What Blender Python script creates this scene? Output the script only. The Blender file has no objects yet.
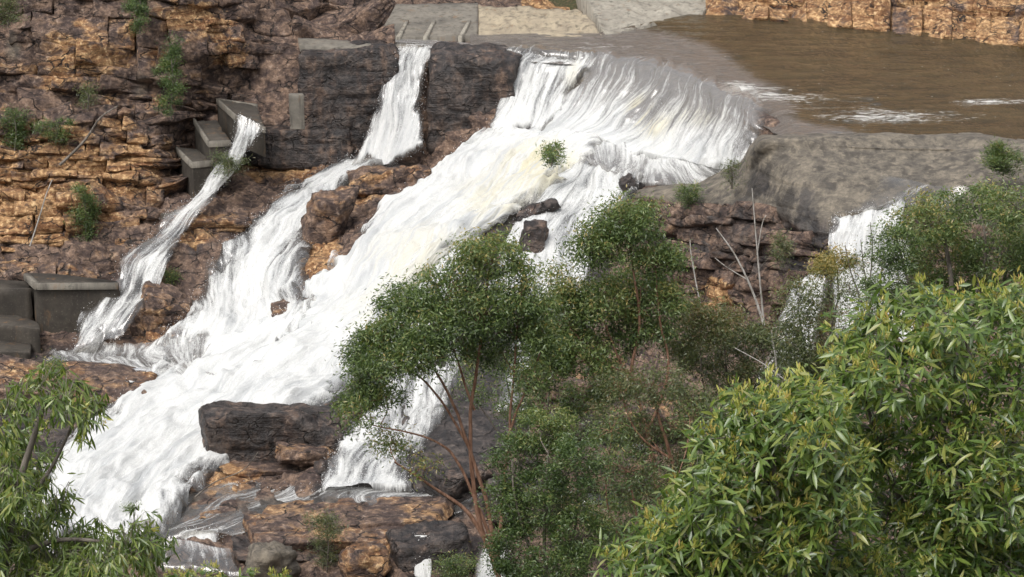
import bpy, math
import numpy as np
from mathutils import Matrix, Vector

# ------------------------------------------------------------------ scene, camera, light
S = bpy.context.scene
COL = S.collection
PITCH = math.radians(16.5); FOC = 2409.0; CZ = 27.0
cam = bpy.data.cameras.new("camera"); co = bpy.data.objects.new("camera", cam); COL.objects.link(co)
co.location = (0, 0, CZ); co.rotation_euler = (math.pi/2 - PITCH, 0, 0)
cam.sensor_width = 36.0; cam.lens = 36.0*FOC/1024.0; cam.clip_start = 0.1; cam.clip_end = 6000
S.camera = co

SUN_EL, SUN_AZ = math.radians(58), math.radians(215)      # azimuth clockwise from +Y: behind the camera, to the left
W = bpy.data.worlds.new("World"); S.world = W; W.use_nodes = True
nt = W.node_tree; nt.nodes.clear()
sky = nt.nodes.new('ShaderNodeTexSky'); sky.sky_type = 'NISHITA'; sky.sun_disc = False
sky.sun_elevation = SUN_EL; sky.sun_rotation = SUN_AZ; sky.dust_density = 4.0; sky.air_density = 1.0
hs = nt.nodes.new('ShaderNodeHueSaturation'); hs.inputs['Saturation'].default_value = 0.22
bg = nt.nodes.new('ShaderNodeBackground'); bg.inputs['Strength'].default_value = 0.15
wo = nt.nodes.new('ShaderNodeOutputWorld')
nt.links.new(sky.outputs[0], hs.inputs['Color']); nt.links.new(hs.outputs[0], bg.inputs['Color']); nt.links.new(bg.outputs[0], wo.inputs[0])
sl = bpy.data.lights.new("sun", 'SUN'); so = bpy.data.objects.new("sun", sl); COL.objects.link(so)
sl.energy = 1.05; sl.angle = math.radians(25); sl.color = (1.0, 0.965, 0.91)
sdir = Vector((math.sin(SUN_AZ)*math.cos(SUN_EL), math.cos(SUN_AZ)*math.cos(SUN_EL), math.sin(SUN_EL)))
so.rotation_euler = sdir.to_track_quat('Z', 'Y').to_euler(); so.location = (0, -20, 80)
S.view_settings.view_transform = 'Standard'; S.view_settings.look = 'None'; S.view_settings.gamma = 1
S.view_settings.exposure = 0.77
S.cycles.max_bounces = 7; S.cycles.transparent_max_bounces = 24
S.cycles.caustics_reflective = False; S.cycles.caustics_refractive = False

# ------------------------------------------------------------------ numeric helpers
SP, CP = math.sin(PITCH), math.cos(PITCH)
def at(px, py, Y):
    px, py, Y = np.broadcast_arrays(np.asarray(px, float), np.asarray(py, float), np.asarray(Y, float))
    r = (px-512.0)/FOC; u = (288.5-py)/FOC
    dy = CP+u*SP; dz = -SP+u*CP; k = Y/dy
    return np.stack([r*k, Y, CZ+dz*k], -1)
def zY(py, z):                                   # forward distance at which a ray through row py reaches height z
    u = (288.5-py)/FOC
    return (z-CZ)*(CP+u*SP)/(-SP+u*CP)
def mpp(Y, py=300): return Y/(CP+(288.5-py)/FOC*SP)/FOC
def _h(i, j, k, s):
    with np.errstate(over='ignore'):
        h = (i.astype(np.int64)*374761393 + j.astype(np.int64)*668265263 + k.astype(np.int64)*2147483647 + s*974634777) & 0xffffffff
        h = ((h ^ (h >> 13))*1274126177) & 0xffffffff
        h = ((h ^ (h >> 16))*2246822519) & 0xffffffff
        h = h ^ (h >> 15)
    return (h & 0xffffff)/float(0x1000000)
def vnoise(P, s=0):
    f = np.floor(P); i = f.astype(np.int64); t = P-f; t = t*t*t*(t*(t*6-15)+10)
    x, y, z = i[..., 0], i[..., 1], i[..., 2]; a, b, c = t[..., 0], t[..., 1], t[..., 2]
    r = 0
    for dx in (0, 1):
        for dy in (0, 1):
            for dz in (0, 1):
                r = r + _h(x+dx, y+dy, z+dz, s)*(a if dx else 1-a)*(b if dy else 1-b)*(c if dz else 1-c)
    return r*2-1
def fbm(P, o=4, s=0, g=0.5):
    r = 0; a = 1.0; P = np.asarray(P, float)
    for k in range(o):
        r = r + a*vnoise(P, s+k*17); P = P*2.03+11.3; a *= g
    return r
def ss(a, b, x):
    t = np.clip((x-a)/(b-a), 0, 1); return t*t*(3-2*t)
def strata(P, h, L, s):
    zz = P[..., 2]+0.5*fbm(P*0.12, 2, s+5)
    q = zz/h+0.35*vnoise(np.stack([zz*0+3.1, zz*0+7.7, zz/h*0.7], -1), s+9)
    bed = np.floor(q); fr = q-bed
    al = (P[..., 0]+0.35*P[..., 1])/L+0.25*fbm(P*0.9, 2, s+3)+_h(bed, bed*0, bed*0, s)*13.0
    cell = np.floor(al); fa = al-cell
    off = _h(bed, cell, bed*0, s+1)-0.5
    g = -0.55*np.exp(-(np.minimum(fr, 1-fr)/0.07)**2)-0.4*np.exp(-(np.minimum(fa, 1-fa)/0.05)**2)
    return off+g
def unit(v): return v/np.maximum(np.linalg.norm(v, axis=-1, keepdims=True), 1e-9)
rng = np.random.default_rng(7)

# ------------------------------------------------------------------ object helpers
def mk(name, V, F, mat, parent=None, attrs=None, uv=None, smooth=True, base=None):
    """one mesh object from a vertex array and an array (or list of arrays) of equal-sided faces"""
    V = np.asarray(V, np.float32).reshape(-1, 3).copy()
    if parent is not None: V -= np.array(wloc(parent), np.float32)
    me = bpy.data.meshes.new(name)
    Fs = F if isinstance(F, list) else [F]
    Fs = [np.asarray(f, np.int32) for f in Fs if len(f)]
    me.vertices.add(len(V)); me.vertices.foreach_set('co', V.ravel())
    li = np.concatenate([f.ravel() for f in Fs]); me.loops.add(len(li)); me.loops.foreach_set('vertex_index', li)
    tot = np.concatenate([np.full(len(f), f.shape[1], np.int32) for f in Fs])
    st = np.concatenate([[0], np.cumsum(tot)[:-1]]).astype(np.int32)
    me.polygons.add(len(tot)); me.polygons.foreach_set('loop_start', st)
    try: me.polygons.foreach_set('loop_total', tot)
    except Exception: pass
    if smooth: me.polygons.foreach_set('use_smooth', np.ones(len(tot), bool))
    me.update(calc_edges=True)
    for k, a in (attrs or {}).items():
        a = np.asarray(a, np.float32)
        if a.size == len(V):
            t = me.attributes.new(k, 'FLOAT', 'POINT'); t.data.foreach_set('value', a.ravel())
        else:
            t = me.attributes.new(k, 'FLOAT_VECTOR', 'POINT'); t.data.foreach_set('vector', a.reshape(-1, 3).ravel())
    if mat: me.materials.append(mat)
    o = bpy.data.objects.new(name, me); COL.objects.link(o)
    if parent is not None: o.parent = parent
    return o
def wloc(o):
    v = Vector(o.location)
    while o.parent: o = o.parent; v += o.location
    return v
def tag(o, label=None, cat=None, group=None, kind=None):
    for k, v in (('label', label), ('category', cat), ('group', group), ('kind', kind)):
        if v: o[k] = v
    return o
def thing(name, label, cat, loc, group=None):
    o = bpy.data.objects.new(name, None); COL.objects.link(o); o.location = tuple(float(c) for c in loc); o.empty_display_size = 0.3
    return tag(o, label, cat, group)
def gridF(nr, nc):
    a = np.arange(nr*nc).reshape(nr, nc)
    return np.stack([a[:-1, :-1], a[1:, :-1], a[1:, 1:], a[:-1, 1:]], -1).reshape(-1, 4)

# ------------------------------------------------------------------ materials
class NT:
    def __init__(s, name):
        s.m = bpy.data.materials.new(name); s.m.use_nodes = True; s.t = s.m.node_tree; s.t.nodes.clear()
        s.out = s.n('OutputMaterial')
    def n(s, ty, **k):
        x = s.t.nodes.new('ShaderNode'+ty)
        for a, v in k.items(): setattr(x, a, v)
        return x
    def l(s, a, b): s.t.links.new(a, b)
    def set(s, inp, v):
        if hasattr(v, 'is_output') or isinstance(v, bpy.types.NodeSocket): s.l(v, inp)
        else: inp.default_value = v
    def pos(s): return s.n('NewGeometry').outputs['Position']
    def attr(s, a, vec=False): return s.n('Attribute', attribute_name=a).outputs['Vector' if vec else 'Fac']
    def scale(s, v, sc):
        x = s.n('VectorMath', operation='MULTIPLY'); s.set(x.inputs[0], v); x.inputs[1].default_value = sc; return x.outputs[0]
    def noise(s, v, sc, det=5, rough=0.55, dist=0.0):
        x = s.n('TexNoise'); s.set(x.inputs['Vector'], v); x.inputs['Scale'].default_value = sc; x.inputs['Detail'].default_value = det
        x.inputs['Roughness'].default_value = rough; x.inputs['Distortion'].default_value = dist; return x.outputs[0]
    def math(s, op, a, b=0.0, c=0.0):
        x = s.n('Math', operation=op); s.set(x.inputs[0], a); s.set(x.inputs[1], b); s.set(x.inputs[2], c); return x.outputs[0]
    def step(s, v, a, b, lo=0.0, hi=1.0):
        x = s.n('MapRange', interpolation_type='SMOOTHSTEP'); s.set(x.inputs[0], v); s.set(x.inputs[1], a); s.set(x.inputs[2], b)
        x.inputs[3].default_value = lo; x.inputs[4].default_value = hi; return x.outputs[0]
    def mix(s, f, a, b, bt='MIX'):
        x = s.n('Mix', data_type='RGBA', blend_type=bt); s.set(x.inputs[0], f)
        for i, v in ((6, a), (7, b)):
            s.set(x.inputs[i], (*v, 1) if isinstance(v, tuple) and len(v) == 3 else v)
        return x.outputs[2]
    def bump(s, h, st, d, nrm=None):
        x = s.n('Bump'); x.inputs['Strength'].default_value = st; x.inputs['Distance'].default_value = d; s.set(x.inputs['Height'], h)
        if nrm: s.l(nrm, x.inputs['Normal'])
        return x.outputs[0]
    def prin(s, col, rough, nrm=None, spec=0.5, **k):
        x = s.n('BsdfPrincipled'); s.set(x.inputs['Base Color'], (*col, 1) if isinstance(col, tuple) else col); s.set(x.inputs['Roughness'], rough)
        s.set(x.inputs['Specular IOR Level'], spec)
        if nrm: s.l(nrm, x.inputs['Normal'])
        for a, v in k.items(): s.set(x.inputs[a], v)
        return x.outputs[0]
    def mixs(s, f, a, b):
        x = s.n('MixShader'); s.set(x.inputs[0], f); s.l(a, x.inputs[1]); s.l(b, x.inputs[2]); return x.outputs[0]
    def done(s, sh): s.l(sh, s.out.inputs[0]); return s.m

def rock_mat(name, use_zone, ochre=0.0, dark=0.0, grey=0.0, rnd=False):
    """sandstone: iron-stained ochre, purple-brown skin, dark wet rock, grey lichened rock, mixed by noise and the zone attribute"""
    k = NT(name); p = k.pos()
    nb = k.noise(k.scale(p, (1, 1, 1.7)), 0.35, 4, 0.6, 0.6)
    nm = k.noise(k.scale(p, (1, 1, 1.4)), 1.3, 6, 0.65, 0.4)
    nf = k.noise(p, 3.6, 7, 0.68, 0.3)
    ns = k.noise(k.scale(p, (0.25, 0.25, 5.0)), 1.0, 4, 0.6, 0.5)      # bedding
    nv = k.noise(k.scale(p, (1.6, 1.6, 0.18)), 1.0, 5, 0.6, 0.3)       # streaks run down the face
    if use_zone:
        z = k.n('SeparateXYZ'); k.l(k.attr('zone', True), z.inputs[0]); zo, zd, zg = z.outputs
    else: zo, zd, zg = ochre, dark, grey
    if rnd:
        r = k.n('ObjectInfo').outputs['Random']
        zo = k.math('ADD', zo, k.math('MULTIPLY', k.math('SUBTRACT', r, 0.5), 0.16))
    skin = k.mix(k.step(nm, 0.38, 0.62), (0.058, 0.040, 0.035), (0.165, 0.112, 0.082))
    skin = k.mix(k.step(nf, 0.55, 0.70, 0, 0.55), skin, (0.25, 0.20, 0.165))
    och = k.mix(k.step(ns, 0.40, 0.60), (0.18, 0.085, 0.036), (0.34, 0.205, 0.098))
    och = k.mix(k.step(nf, 0.50, 0.68, 0, 0.75), och, (0.47, 0.35, 0.20))
    och = k.mix(k.step(nm, 0.56, 0.66, 0, 0.8), och, (0.085, 0.050, 0.036))
    fo = k.math('ADD', k.math('ADD', k.math('MULTIPLY', nb, 0.75), k.math('MULTIPLY', nm, 0.6)), zo)
    c = k.mix(k.step(fo, 0.80, 0.96), skin, och)
    gr = k.mix(k.step(nm, 0.35, 0.65), (0.082, 0.073, 0.061), (0.168, 0.146, 0.114))
    c = k.mix(k.step(k.math('ADD', k.math('MULTIPLY', nb, 0.5), zg), 0.6, 0.9), c, gr)
    fd = k.math('ADD', k.math('ADD', k.math('MULTIPLY', nv, 0.6), k.math('MULTIPLY', nb, 0.4)), zd)
    dk = k.step(fd, 0.70, 0.92)
    dcol = k.mix(k.step(nm, 0.42, 0.66), (0.017, 0.0155, 0.016), (0.066, 0.056, 0.052))
    c = k.mix(k.math('MULTIPLY', dk, 0.92), c, dcol)
    c0 = c; c = k.mix(k.step(nf, 0.36, 0.66), k.mix(1.0, c, (0.62, 0.60, 0.60), 'MULTIPLY'), k.mix(1.0, c, (1.45, 1.40, 1.34), 'MULTIPLY'))
    c = k.mix(k.step(k.noise(p, 11.0, 4, 0.6, 1.0), 0.60, 0.67, 0, 0.6), c, (0.016, 0.014, 0.013))
    c = k.mix(k.step(zg, 0.3, 0.6, 0, 0.4), c, c0); c = k.mix(k.math('MULTIPLY', k.step(zg, 0.3, 0.6), k.step(nv, 0.50, 0.64, 0, 0.75)), c, (0.045, 0.039, 0.033))
    wp = k.n('VectorMath', operation='ADD'); k.l(k.scale(p, (0.8, 0.8, 1.5)), wp.inputs[0]); dn = k.n('TexNoise'); k.l(p, dn.inputs['Vector']); dn.inputs['Scale'].default_value = 1.6; dn.inputs['Detail'].default_value = 4; k.l(k.scale(dn.outputs['Color'], (0.7, 0.7, 0.5)), wp.inputs[1])
    vo = k.n('TexVoronoi', feature='DISTANCE_TO_EDGE'); k.l(wp.outputs[0], vo.inputs['Vector']); vo.inputs['Scale'].default_value = 0.85
    jt = k.step(vo.outputs['Distance'], 0.004, 0.030)
    jv = k.step(k.noise(p, 0.9, 3), 0.44, 0.58)
    jt = k.math('MAXIMUM', jt, k.math('MAXIMUM', jv, k.step(zg, 0.25, 0.5)))
    c = k.mix(jt, (0.020, 0.016, 0.014), c)
    hgt = k.math('ADD', k.math('MULTIPLY', jt, 0.4), k.math('ADD', k.math('MULTIPLY', nm, 0.7), k.math('ADD', k.math('MULTIPLY', nf, 0.35), k.math('MULTIPLY', ns, 0.22))))
    b = k.bump(hgt, 1.0, 0.34); zc = k.math('MULTIPLY', zg, 1.0); zc = k.step(zc, 0.25, 0.65, 1.0, 0.62); k.set(b.node.inputs['Strength'], zc)
    rough = k.math('SUBTRACT', 0.85, k.math('MULTIPLY', dk, 0.42))
    return k.done(k.prin(c, rough, b, 0.4))
M = {}
M['terrain'] = rock_mat('bedrock_sandstone', True)
M['cliff'] = rock_mat('cliff_sandstone', True, rnd=True)
M['dark'] = rock_mat('dark_wet_rock', False, -0.14, 0.385, 0.0)
M['brown'] = rock_mat('brown_rock', False, 0.12, 0.1, 0.0)
M['grey'] = rock_mat('grey_rock', False, -0.6, -0.35, 0.9)
M['gold'] = rock_mat('golden_sandstone', False, 0.24, 0.02, -0.3, rnd=True)
M['ledge'] = rock_mat('ledge_sandstone', False, 0.15, 0.12, -0.2, rnd=True)

def concrete(name, a, b):
    k = NT(name); p = k.pos()
    n1 = k.noise(p, 0.8, 6, 0.65, 0.3); nv = k.noise(k.scale(p, (2.2, 2.2, 0.25)), 1.0, 5, 0.65); nf = k.noise(p, 9, 5, 0.7)
    c = k.mix(k.step(n1, 0.3, 0.7), a, b); c = k.mix(k.step(nv, 0.45, 0.75, 0, 0.75), c, (0.035, 0.030, 0.025))
    c = k.mix(k.step(nf, 0.55, 0.75, 0, 0.3), c, (0.3, 0.27, 0.22)); c = k.mix(k.step(k.noise(k.scale(p, (1.2, 1.2, 0.3)), 1.3, 5, 0.7), 0.56, 0.72, 0, 0.7), c, (0.15, 0.085, 0.04)); c = k.mix(k.step(k.noise(p, 1.6, 6, 0.75), 0.55, 0.68, 0, 0.6), c, (0.03, 0.032, 0.024))
    return k.done(k.prin(c, 0.8, k.bump(k.math('ADD', n1, k.math('MULTIPLY', nf, 0.4)), 0.5, 0.06), 0.35))
M['concrete'] = concrete('old_concrete', (0.11, 0.10, 0.085), (0.19, 0.17, 0.14))
M['concrete_dark'] = concrete('stained_concrete', (0.033, 0.028, 0.023), (0.070, 0.059, 0.047))
M['concrete_pale'] = concrete('pale_concrete', (0.22, 0.20, 0.165), (0.31, 0.285, 0.235))
M['apron'] = concrete('tan_concrete', (0.24, 0.20, 0.145), (0.34, 0.285, 0.20))

def water_mat(name, rock=(0.10, 0.09, 0.085)):
    """white water: foam in long streaks along the flow (uv), thin clear film where the foam opens"""
    k = NT(name); fl = k.attr('flow', True); d = k.attr('dens'); cr = k.attr('cream')
    s1 = k.noise(k.scale(fl, (2.2, 0.20, 1)), 1.0, 4, 0.55, 0.5)
    s2 = k.noise(k.scale(fl, (6.5, 0.8, 1)), 1.0, 5, 0.65, 0.4)
    s3 = k.noise(k.scale(fl, (26, 8.0, 1)), 1.0, 3, 0.7)
    big = k.noise(k.scale(fl, (0.55, 0.16, 1)), 1.0, 3, 0.5, 0.6)
    nn = k.math('ADD', k.math('MULTIPLY', s1, 0.48), k.math('ADD', k.math('MULTIPLY', s2, 0.32), k.math('MULTIPLY', s3, 0.20)))
    th = k.math('SUBTRACT', k.math('SUBTRACT', 0.70, k.math('MULTIPLY', big, 0.08)), k.math('MULTIPLY', d, 0.42))
    foam = k.step(k.math('SUBTRACT', nn, th), -0.10, 0.11)
    h = k.math('ADD', k.math('MULTIPLY', s1, 1.0), k.math('ADD', k.math('MULTIPLY', s2, 0.40), k.math('MULTIPLY', s3, 0.10)))
    b = k.bump(h, 0.8, 0.20)
    col = k.mix(k.step(k.math('ADD', k.math('MULTIPLY', s1, 0.6), k.math('MULTIPLY', big, 0.5)), 0.40, 0.60), (0.58, 0.59, 0.59), (0.765, 0.765, 0.745))  # greyer between streaks: soft shading put into the foam colour
    col = k.mix(k.step(s3, 0.40, 0.60, 0.30, 0), col, (0.46, 0.47, 0.475))
    col = k.mix(k.math('MULTIPLY', cr, k.step(s1, 0.35, 0.6)), col, (0.66, 0.60, 0.40))
    df = k.n('BsdfDiffuse'); k.set(df.inputs[0], col); k.l(b, df.inputs['Normal'])
    tr = k.n('BsdfTranslucent'); k.set(tr.inputs[0], col); k.l(b, tr.inputs['Normal'])
    fs = k.mixs(0.28, df.outputs[0], tr.outputs[0])
    tp = k.n('BsdfTransparent'); tp.inputs[0].default_value = (0.80, 0.78, 0.74, 1)
    gl = k.n('BsdfGlossy'); gl.inputs['Roughness'].default_value = 0.18; k.l(k.bump(h, 0.4, 0.10), gl.inputs['Normal'])
    fr = k.n('Fresnel'); fr.inputs['IOR'].default_value = 1.33
    thin = k.mixs(k.math('ADD', fr.outputs[0], 0.10), tp.outputs[0], gl.outputs[0])
    milk = k.n('BsdfDiffuse'); milk.inputs[0].default_value = (0.30, 0.285, 0.275, 1); thin = k.mixs(k.attr('milk'), thin, milk.outputs[0])
    veil = k.mixs(k.math('MULTIPLY', d, 0.22), thin, fs)
    edge = k.n('BsdfTransparent')
    sh = k.mixs(foam, veil, fs)
    return k.done(k.mixs(k.step(d, 0.0, 0.10), edge.outputs[0], sh))
M['white'] = water_mat('white_water')

def river_mat():
    k = NT('river_water'); p = k.pos(); f = k.attr('foam')
    n1 = k.noise(k.scale(p, (0.30, 0.75, 1)), 1.0, 4, 0.6, 0.8); n2 = k.noise(k.scale(p, (1.0, 3.4, 1)), 1.0, 6, 0.72, 1.2); n3 = k.noise(k.scale(p, (5, 9, 1)), 1.0, 3)
    fo = k.step(k.math('ADD', k.math('ADD', k.math('MULTIPLY', n2, 0.75), k.math('MULTIPLY', n1, 0.25)), f), 0.74, 0.98)
    fleck = k.step(k.noise(p, 4.2, 2), 0.70, 0.78, 0, 0.40)  # white flecks painted in as sparkle on the pool surface
    c = k.mix(k.step(n1, 0.35, 0.65), (0.040, 0.027, 0.010), (0.074, 0.051, 0.021))
    c = k.mix(k.step(k.math('ADD', k.attr('shallow'), k.math('MULTIPLY', k.math('SUBTRACT', n2, 0.5), 1.3)), 0.2, 0.8), c, k.mix(k.step(n2, 0.35, 0.65), (0.115, 0.100, 0.088), (0.18, 0.16, 0.145)))
    fo = k.math('MAXIMUM', fo, fleck)
    c = k.mix(fo, c, (0.80, 0.79, 0.75))
    h = k.math('ADD', k.math('MULTIPLY', n2, 1.0), k.math('MULTIPLY', n3, 0.3))
    return k.done(k.prin(c, k.math('ADD', 0.07, k.math('MULTIPLY', fo, 0.5)), k.bump(h, 1.0, 0.26), 0.5, IOR=1.33))
M['river'] = river_mat()
def drop_mat():
    k = NT('spray_drops'); return k.done(k.prin((0.9, 0.9, 0.89), 0.5, None, 0.3))
M['drop'] = drop_mat()

def leaf_mat(name, cols, single=False, trans=0.28, rough=0.42):
    k = NT(name)
    r = k.n('ObjectInfo').outputs['Random'] if single else k.attr('rnd')
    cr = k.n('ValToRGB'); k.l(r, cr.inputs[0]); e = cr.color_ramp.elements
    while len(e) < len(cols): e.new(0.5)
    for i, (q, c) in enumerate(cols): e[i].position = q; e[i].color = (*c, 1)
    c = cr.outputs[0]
    sp = k.noise(k.pos(), 40, 2)
    c = k.mix(k.step(sp, 0.35, 0.7, 0, 0.35), c, k.mix(1.0, c, (1.5, 1.4, 1.2), 'MULTIPLY'))
    pr = k.prin(c, rough, None, 0.6)
    tr = k.n('BsdfTranslucent'); k.set(tr.inputs[0], k.mix(1.0, c, (1.5, 1.7, 0.7), 'MULTIPLY'))
    return k.done(k.mixs(trans, pr, tr.outputs[0]))
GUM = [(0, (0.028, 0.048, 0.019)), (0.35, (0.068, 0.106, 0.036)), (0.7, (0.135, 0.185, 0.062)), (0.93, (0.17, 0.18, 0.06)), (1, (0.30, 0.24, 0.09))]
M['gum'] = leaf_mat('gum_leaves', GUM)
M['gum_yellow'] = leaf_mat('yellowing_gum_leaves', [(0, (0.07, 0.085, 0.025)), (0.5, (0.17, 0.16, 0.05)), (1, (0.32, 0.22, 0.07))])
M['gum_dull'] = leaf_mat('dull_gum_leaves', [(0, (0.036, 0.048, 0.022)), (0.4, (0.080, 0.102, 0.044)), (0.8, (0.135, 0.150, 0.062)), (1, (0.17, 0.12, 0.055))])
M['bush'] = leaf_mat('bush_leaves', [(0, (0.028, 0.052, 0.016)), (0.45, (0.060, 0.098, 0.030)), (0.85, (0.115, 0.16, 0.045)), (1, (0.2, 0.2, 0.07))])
NEAR = [(0, (0.034, 0.064, 0.016)), (0.35, (0.078, 0.130, 0.028)), (0.65, (0.135, 0.190, 0.040)), (0.88, (0.23, 0.25, 0.065)), (1, (0.26, 0.26, 0.11))]
M['near'] = leaf_mat('broad_gum_leaves', NEAR, False, 0.30, 0.33)
M['near1'] = leaf_mat('broad_gum_leaf', NEAR, True, 0.30, 0.33)
NARROW = [(0, (0.040, 0.070, 0.018)), (0.4, (0.100, 0.150, 0.036)), (0.8, (0.19, 0.23, 0.06)), (1, (0.25, 0.24, 0.07))]
M['narrow'] = leaf_mat('narrow_gum_leaves', NARROW, False, 0.32, 0.35)
M['narrow1'] = leaf_mat('narrow_gum_leaf', NARROW, True, 0.32, 0.35)
M['shoot'] = leaf_mat('young_shoots', [(0, (0.20, 0.25, 0.055)), (0.5, (0.34, 0.34, 0.085)), (0.85, (0.40, 0.31, 0.10)), (1, (0.25, 0.14, 0.05))], False, 0.25, 0.5)
def bark(name, a, b):
    k = NT(name); p = k.pos(); n = k.noise(k.scale(p, (3, 3, 0.7)), 3.0, 5, 0.65)
    return k.done(k.prin(k.mix(k.step(n, 0.35, 0.65), a, b), 0.8, k.bump(n, 0.6, 0.02), 0.3))
M['bark_red'] = bark('red_gum_bark', (0.13, 0.065, 0.040), (0.27, 0.155, 0.105))
M['bark_grey'] = bark('grey_bark', (0.07, 0.058, 0.047), (0.19, 0.165, 0.14))
M['bark_white'] = bark('bleached_wood', (0.25, 0.23, 0.20), (0.45, 0.43, 0.40))
def soil():
    k = NT('leaf_litter_soil'); p = k.pos(); n = k.noise(p, 0.5, 6, 0.7); f = k.noise(p, 6, 5, 0.7)
    c = k.mix(k.step(n, 0.35, 0.65), (0.05, 0.042, 0.026), (0.045, 0.058, 0.024)); c = k.mix(k.step(f, 0.45, 0.7), c, (0.13, 0.095, 0.055))
    return k.done(k.prin(c, 0.9, k.bump(f, 0.8, 0.2), 0.2))
M['soil'] = soil()

# ------------------------------------------------------------------ terrain sheet reaching the horizon
def build_terrain():
    xs = np.concatenate([np.linspace(-700, -70, 30), np.linspace(-66, 66, 110), np.linspace(70, 700, 30)])
    ys = np.concatenate([np.linspace(-400, -12, 20), np.linspace(-9, 175, 150), np.linspace(180, 1800, 40)])
    X, Y = np.meshgrid(xs, ys)
    Z = np.interp(Y, [-400, -40, 0, 15, 40, 78, 90, 104, 122, 140, 150, 172, 205, 500, 1800], [70, 33, 25.2, 17.5, 7.2, -8.2, -14.6, -15, -14.2, -9.5, -4, 3, 24, 70, 140])
    P = np.stack([X, Y, Z], -1); Z = Z+0.35*fbm(P*0.3, 3, 4)+np.clip((np.abs(Y-60)-60)/60, 0, 1)*1.5*fbm(P*0.03, 3, 8)
    o = mk('terrain', np.stack([X, Y, Z], -1), gridF(*X.shape)[:, ::-1], M['soil']); tag(o, kind='structure')
build_terrain()

# ------------------------------------------------------------------ rock surfaces lofted from rows of survey points
class Patch:
    def __init__(s, rows, px0, px1, nc, nr):
        s.px = np.linspace(px0, px1, nc); R = []
        for r in rows:
            r = sorted(r); a = np.array(r, float)
            q = np.stack([np.interp(s.px, a[:, 0], a[:, 1]), np.interp(s.px, a[:, 0], a[:, 2])], -1)
            w = max(1, int(14/(s.px[1]-s.px[0]))); ker = np.hanning(w*2+3); ker /= ker.sum()
            pad = np.pad(q, ((w+1, w+1), (0, 0)), mode='edge')
            R.append(np.stack([np.convolve(pad[:, i], ker, 'valid') for i in (0, 1)], -1))
        R = np.array(R); n = len(R); t = np.linspace(0, n-1, nr); i = np.minimum(t.astype(int), n-2); f = (t-i)[:, None, None]
        lin = R[i]*(1-f)+R[i+1]*f
        p0, p1, p2, p3 = R[np.maximum(i-1, 0)], R[i], R[i+1], R[np.minimum(i+2, n-1)]
        cat = 0.5*((2*p1)+(-p0+p2)*f+(2*p0-5*p1+4*p2-p3)*f*f+(-p0+3*p1-3*p2+p3)*f**3)
        G = 0.65*lin+0.35*cat
        s.py = np.maximum.accumulate(G[..., 0], 0); s.Y = G[..., 1]
        s.PX = np.broadcast_to(s.px, s.py.shape)
        s.P = at(s.PX, s.py, s.Y)
        du = np.gradient(s.P, axis=1); dv = np.gradient(s.P, axis=0)
        N = unit(np.cross(du, -dv)); flip = (N*(np.array([0, 0, CZ])-s.P)).sum(-1) < 0; N[flip] *= -1
        for _ in range(6):
            N[1:-1] = (N[:-2]+N[1:-1]*2+N[2:]); N[:, 1:-1] = N[:, :-2]+2*N[:, 1:-1]+N[:, 2:]; N = unit(N)
        s.N = N
    def look(s, px, py):
        """base point and normal of the surface under each (px, py)"""
        px = np.asarray(px, float); py = np.asarray(py, float); sh = px.shape; px = px.ravel(); py = py.ravel()
        c = np.clip((px-s.px[0])/(s.px[1]-s.px[0]), 0, len(s.px)-1.001); ci = c.astype(int)
        P = np.zeros((len(px), 3)); N = np.zeros((len(px), 3))
        for u in np.unique(ci):
            m = ci == u; fr = c[m]-u; k = np.arange(len(s.py))*1e-6; ca, cb = s.py[:, u]+k, s.py[:, u+1]+k
            Yv = np.interp(py[m], ca, s.Y[:, u])*(1-fr)+np.interp(py[m], cb, s.Y[:, u+1])*fr; P[m] = at(px[m], py[m], Yv)
            for a in range(3): N[m, a] = np.interp(py[m], ca, s.N[:, u, a])*(1-fr)+np.interp(py[m], cb, s.N[:, u+1, a])*fr
        return P.reshape(*sh, 3), unit(N).reshape(*sh, 3)

def crest(P): return ss(-0.5, -1.6, P[..., 2])
def low(P): return 0.35*fbm(P*0.28, 3, 31)
def inpoly(px, py, poly):
    r = np.zeros(px.shape, bool); n = len(poly)
    for i in range(n):
        (x1, y1), (x2, y2) = poly[i], poly[(i+1) % n]
        c = ((y1 > py) != (y2 > py)) & (px < (x2-x1)*(py-y1)/(y2-y1+1e-9)+x1); r ^= c
    return r
def blob(px, py, lst):
    z = np.zeros(px.shape)
    for (x, y, rx, ry, v) in lst: z = z+v*np.exp(-(((px-x)/rx)**2+((py-y)/ry)**2)**1.5)
    return z
CHUTE = [(500, 60), (600, 60), (690, 100), (755, 130), (745, 185), (640, 190), (560, 195), (500, 222), (450, 245), (400, 305), (360, 375), (345, 412), (205, 418), (190, 460), (140, 495), (60, 560), (-60, 560), (-60, 400), (150, 372), (250, 342), (300, 300), (330, 275), (360, 235), (410, 195), (450, 160), (500, 140)]

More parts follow.
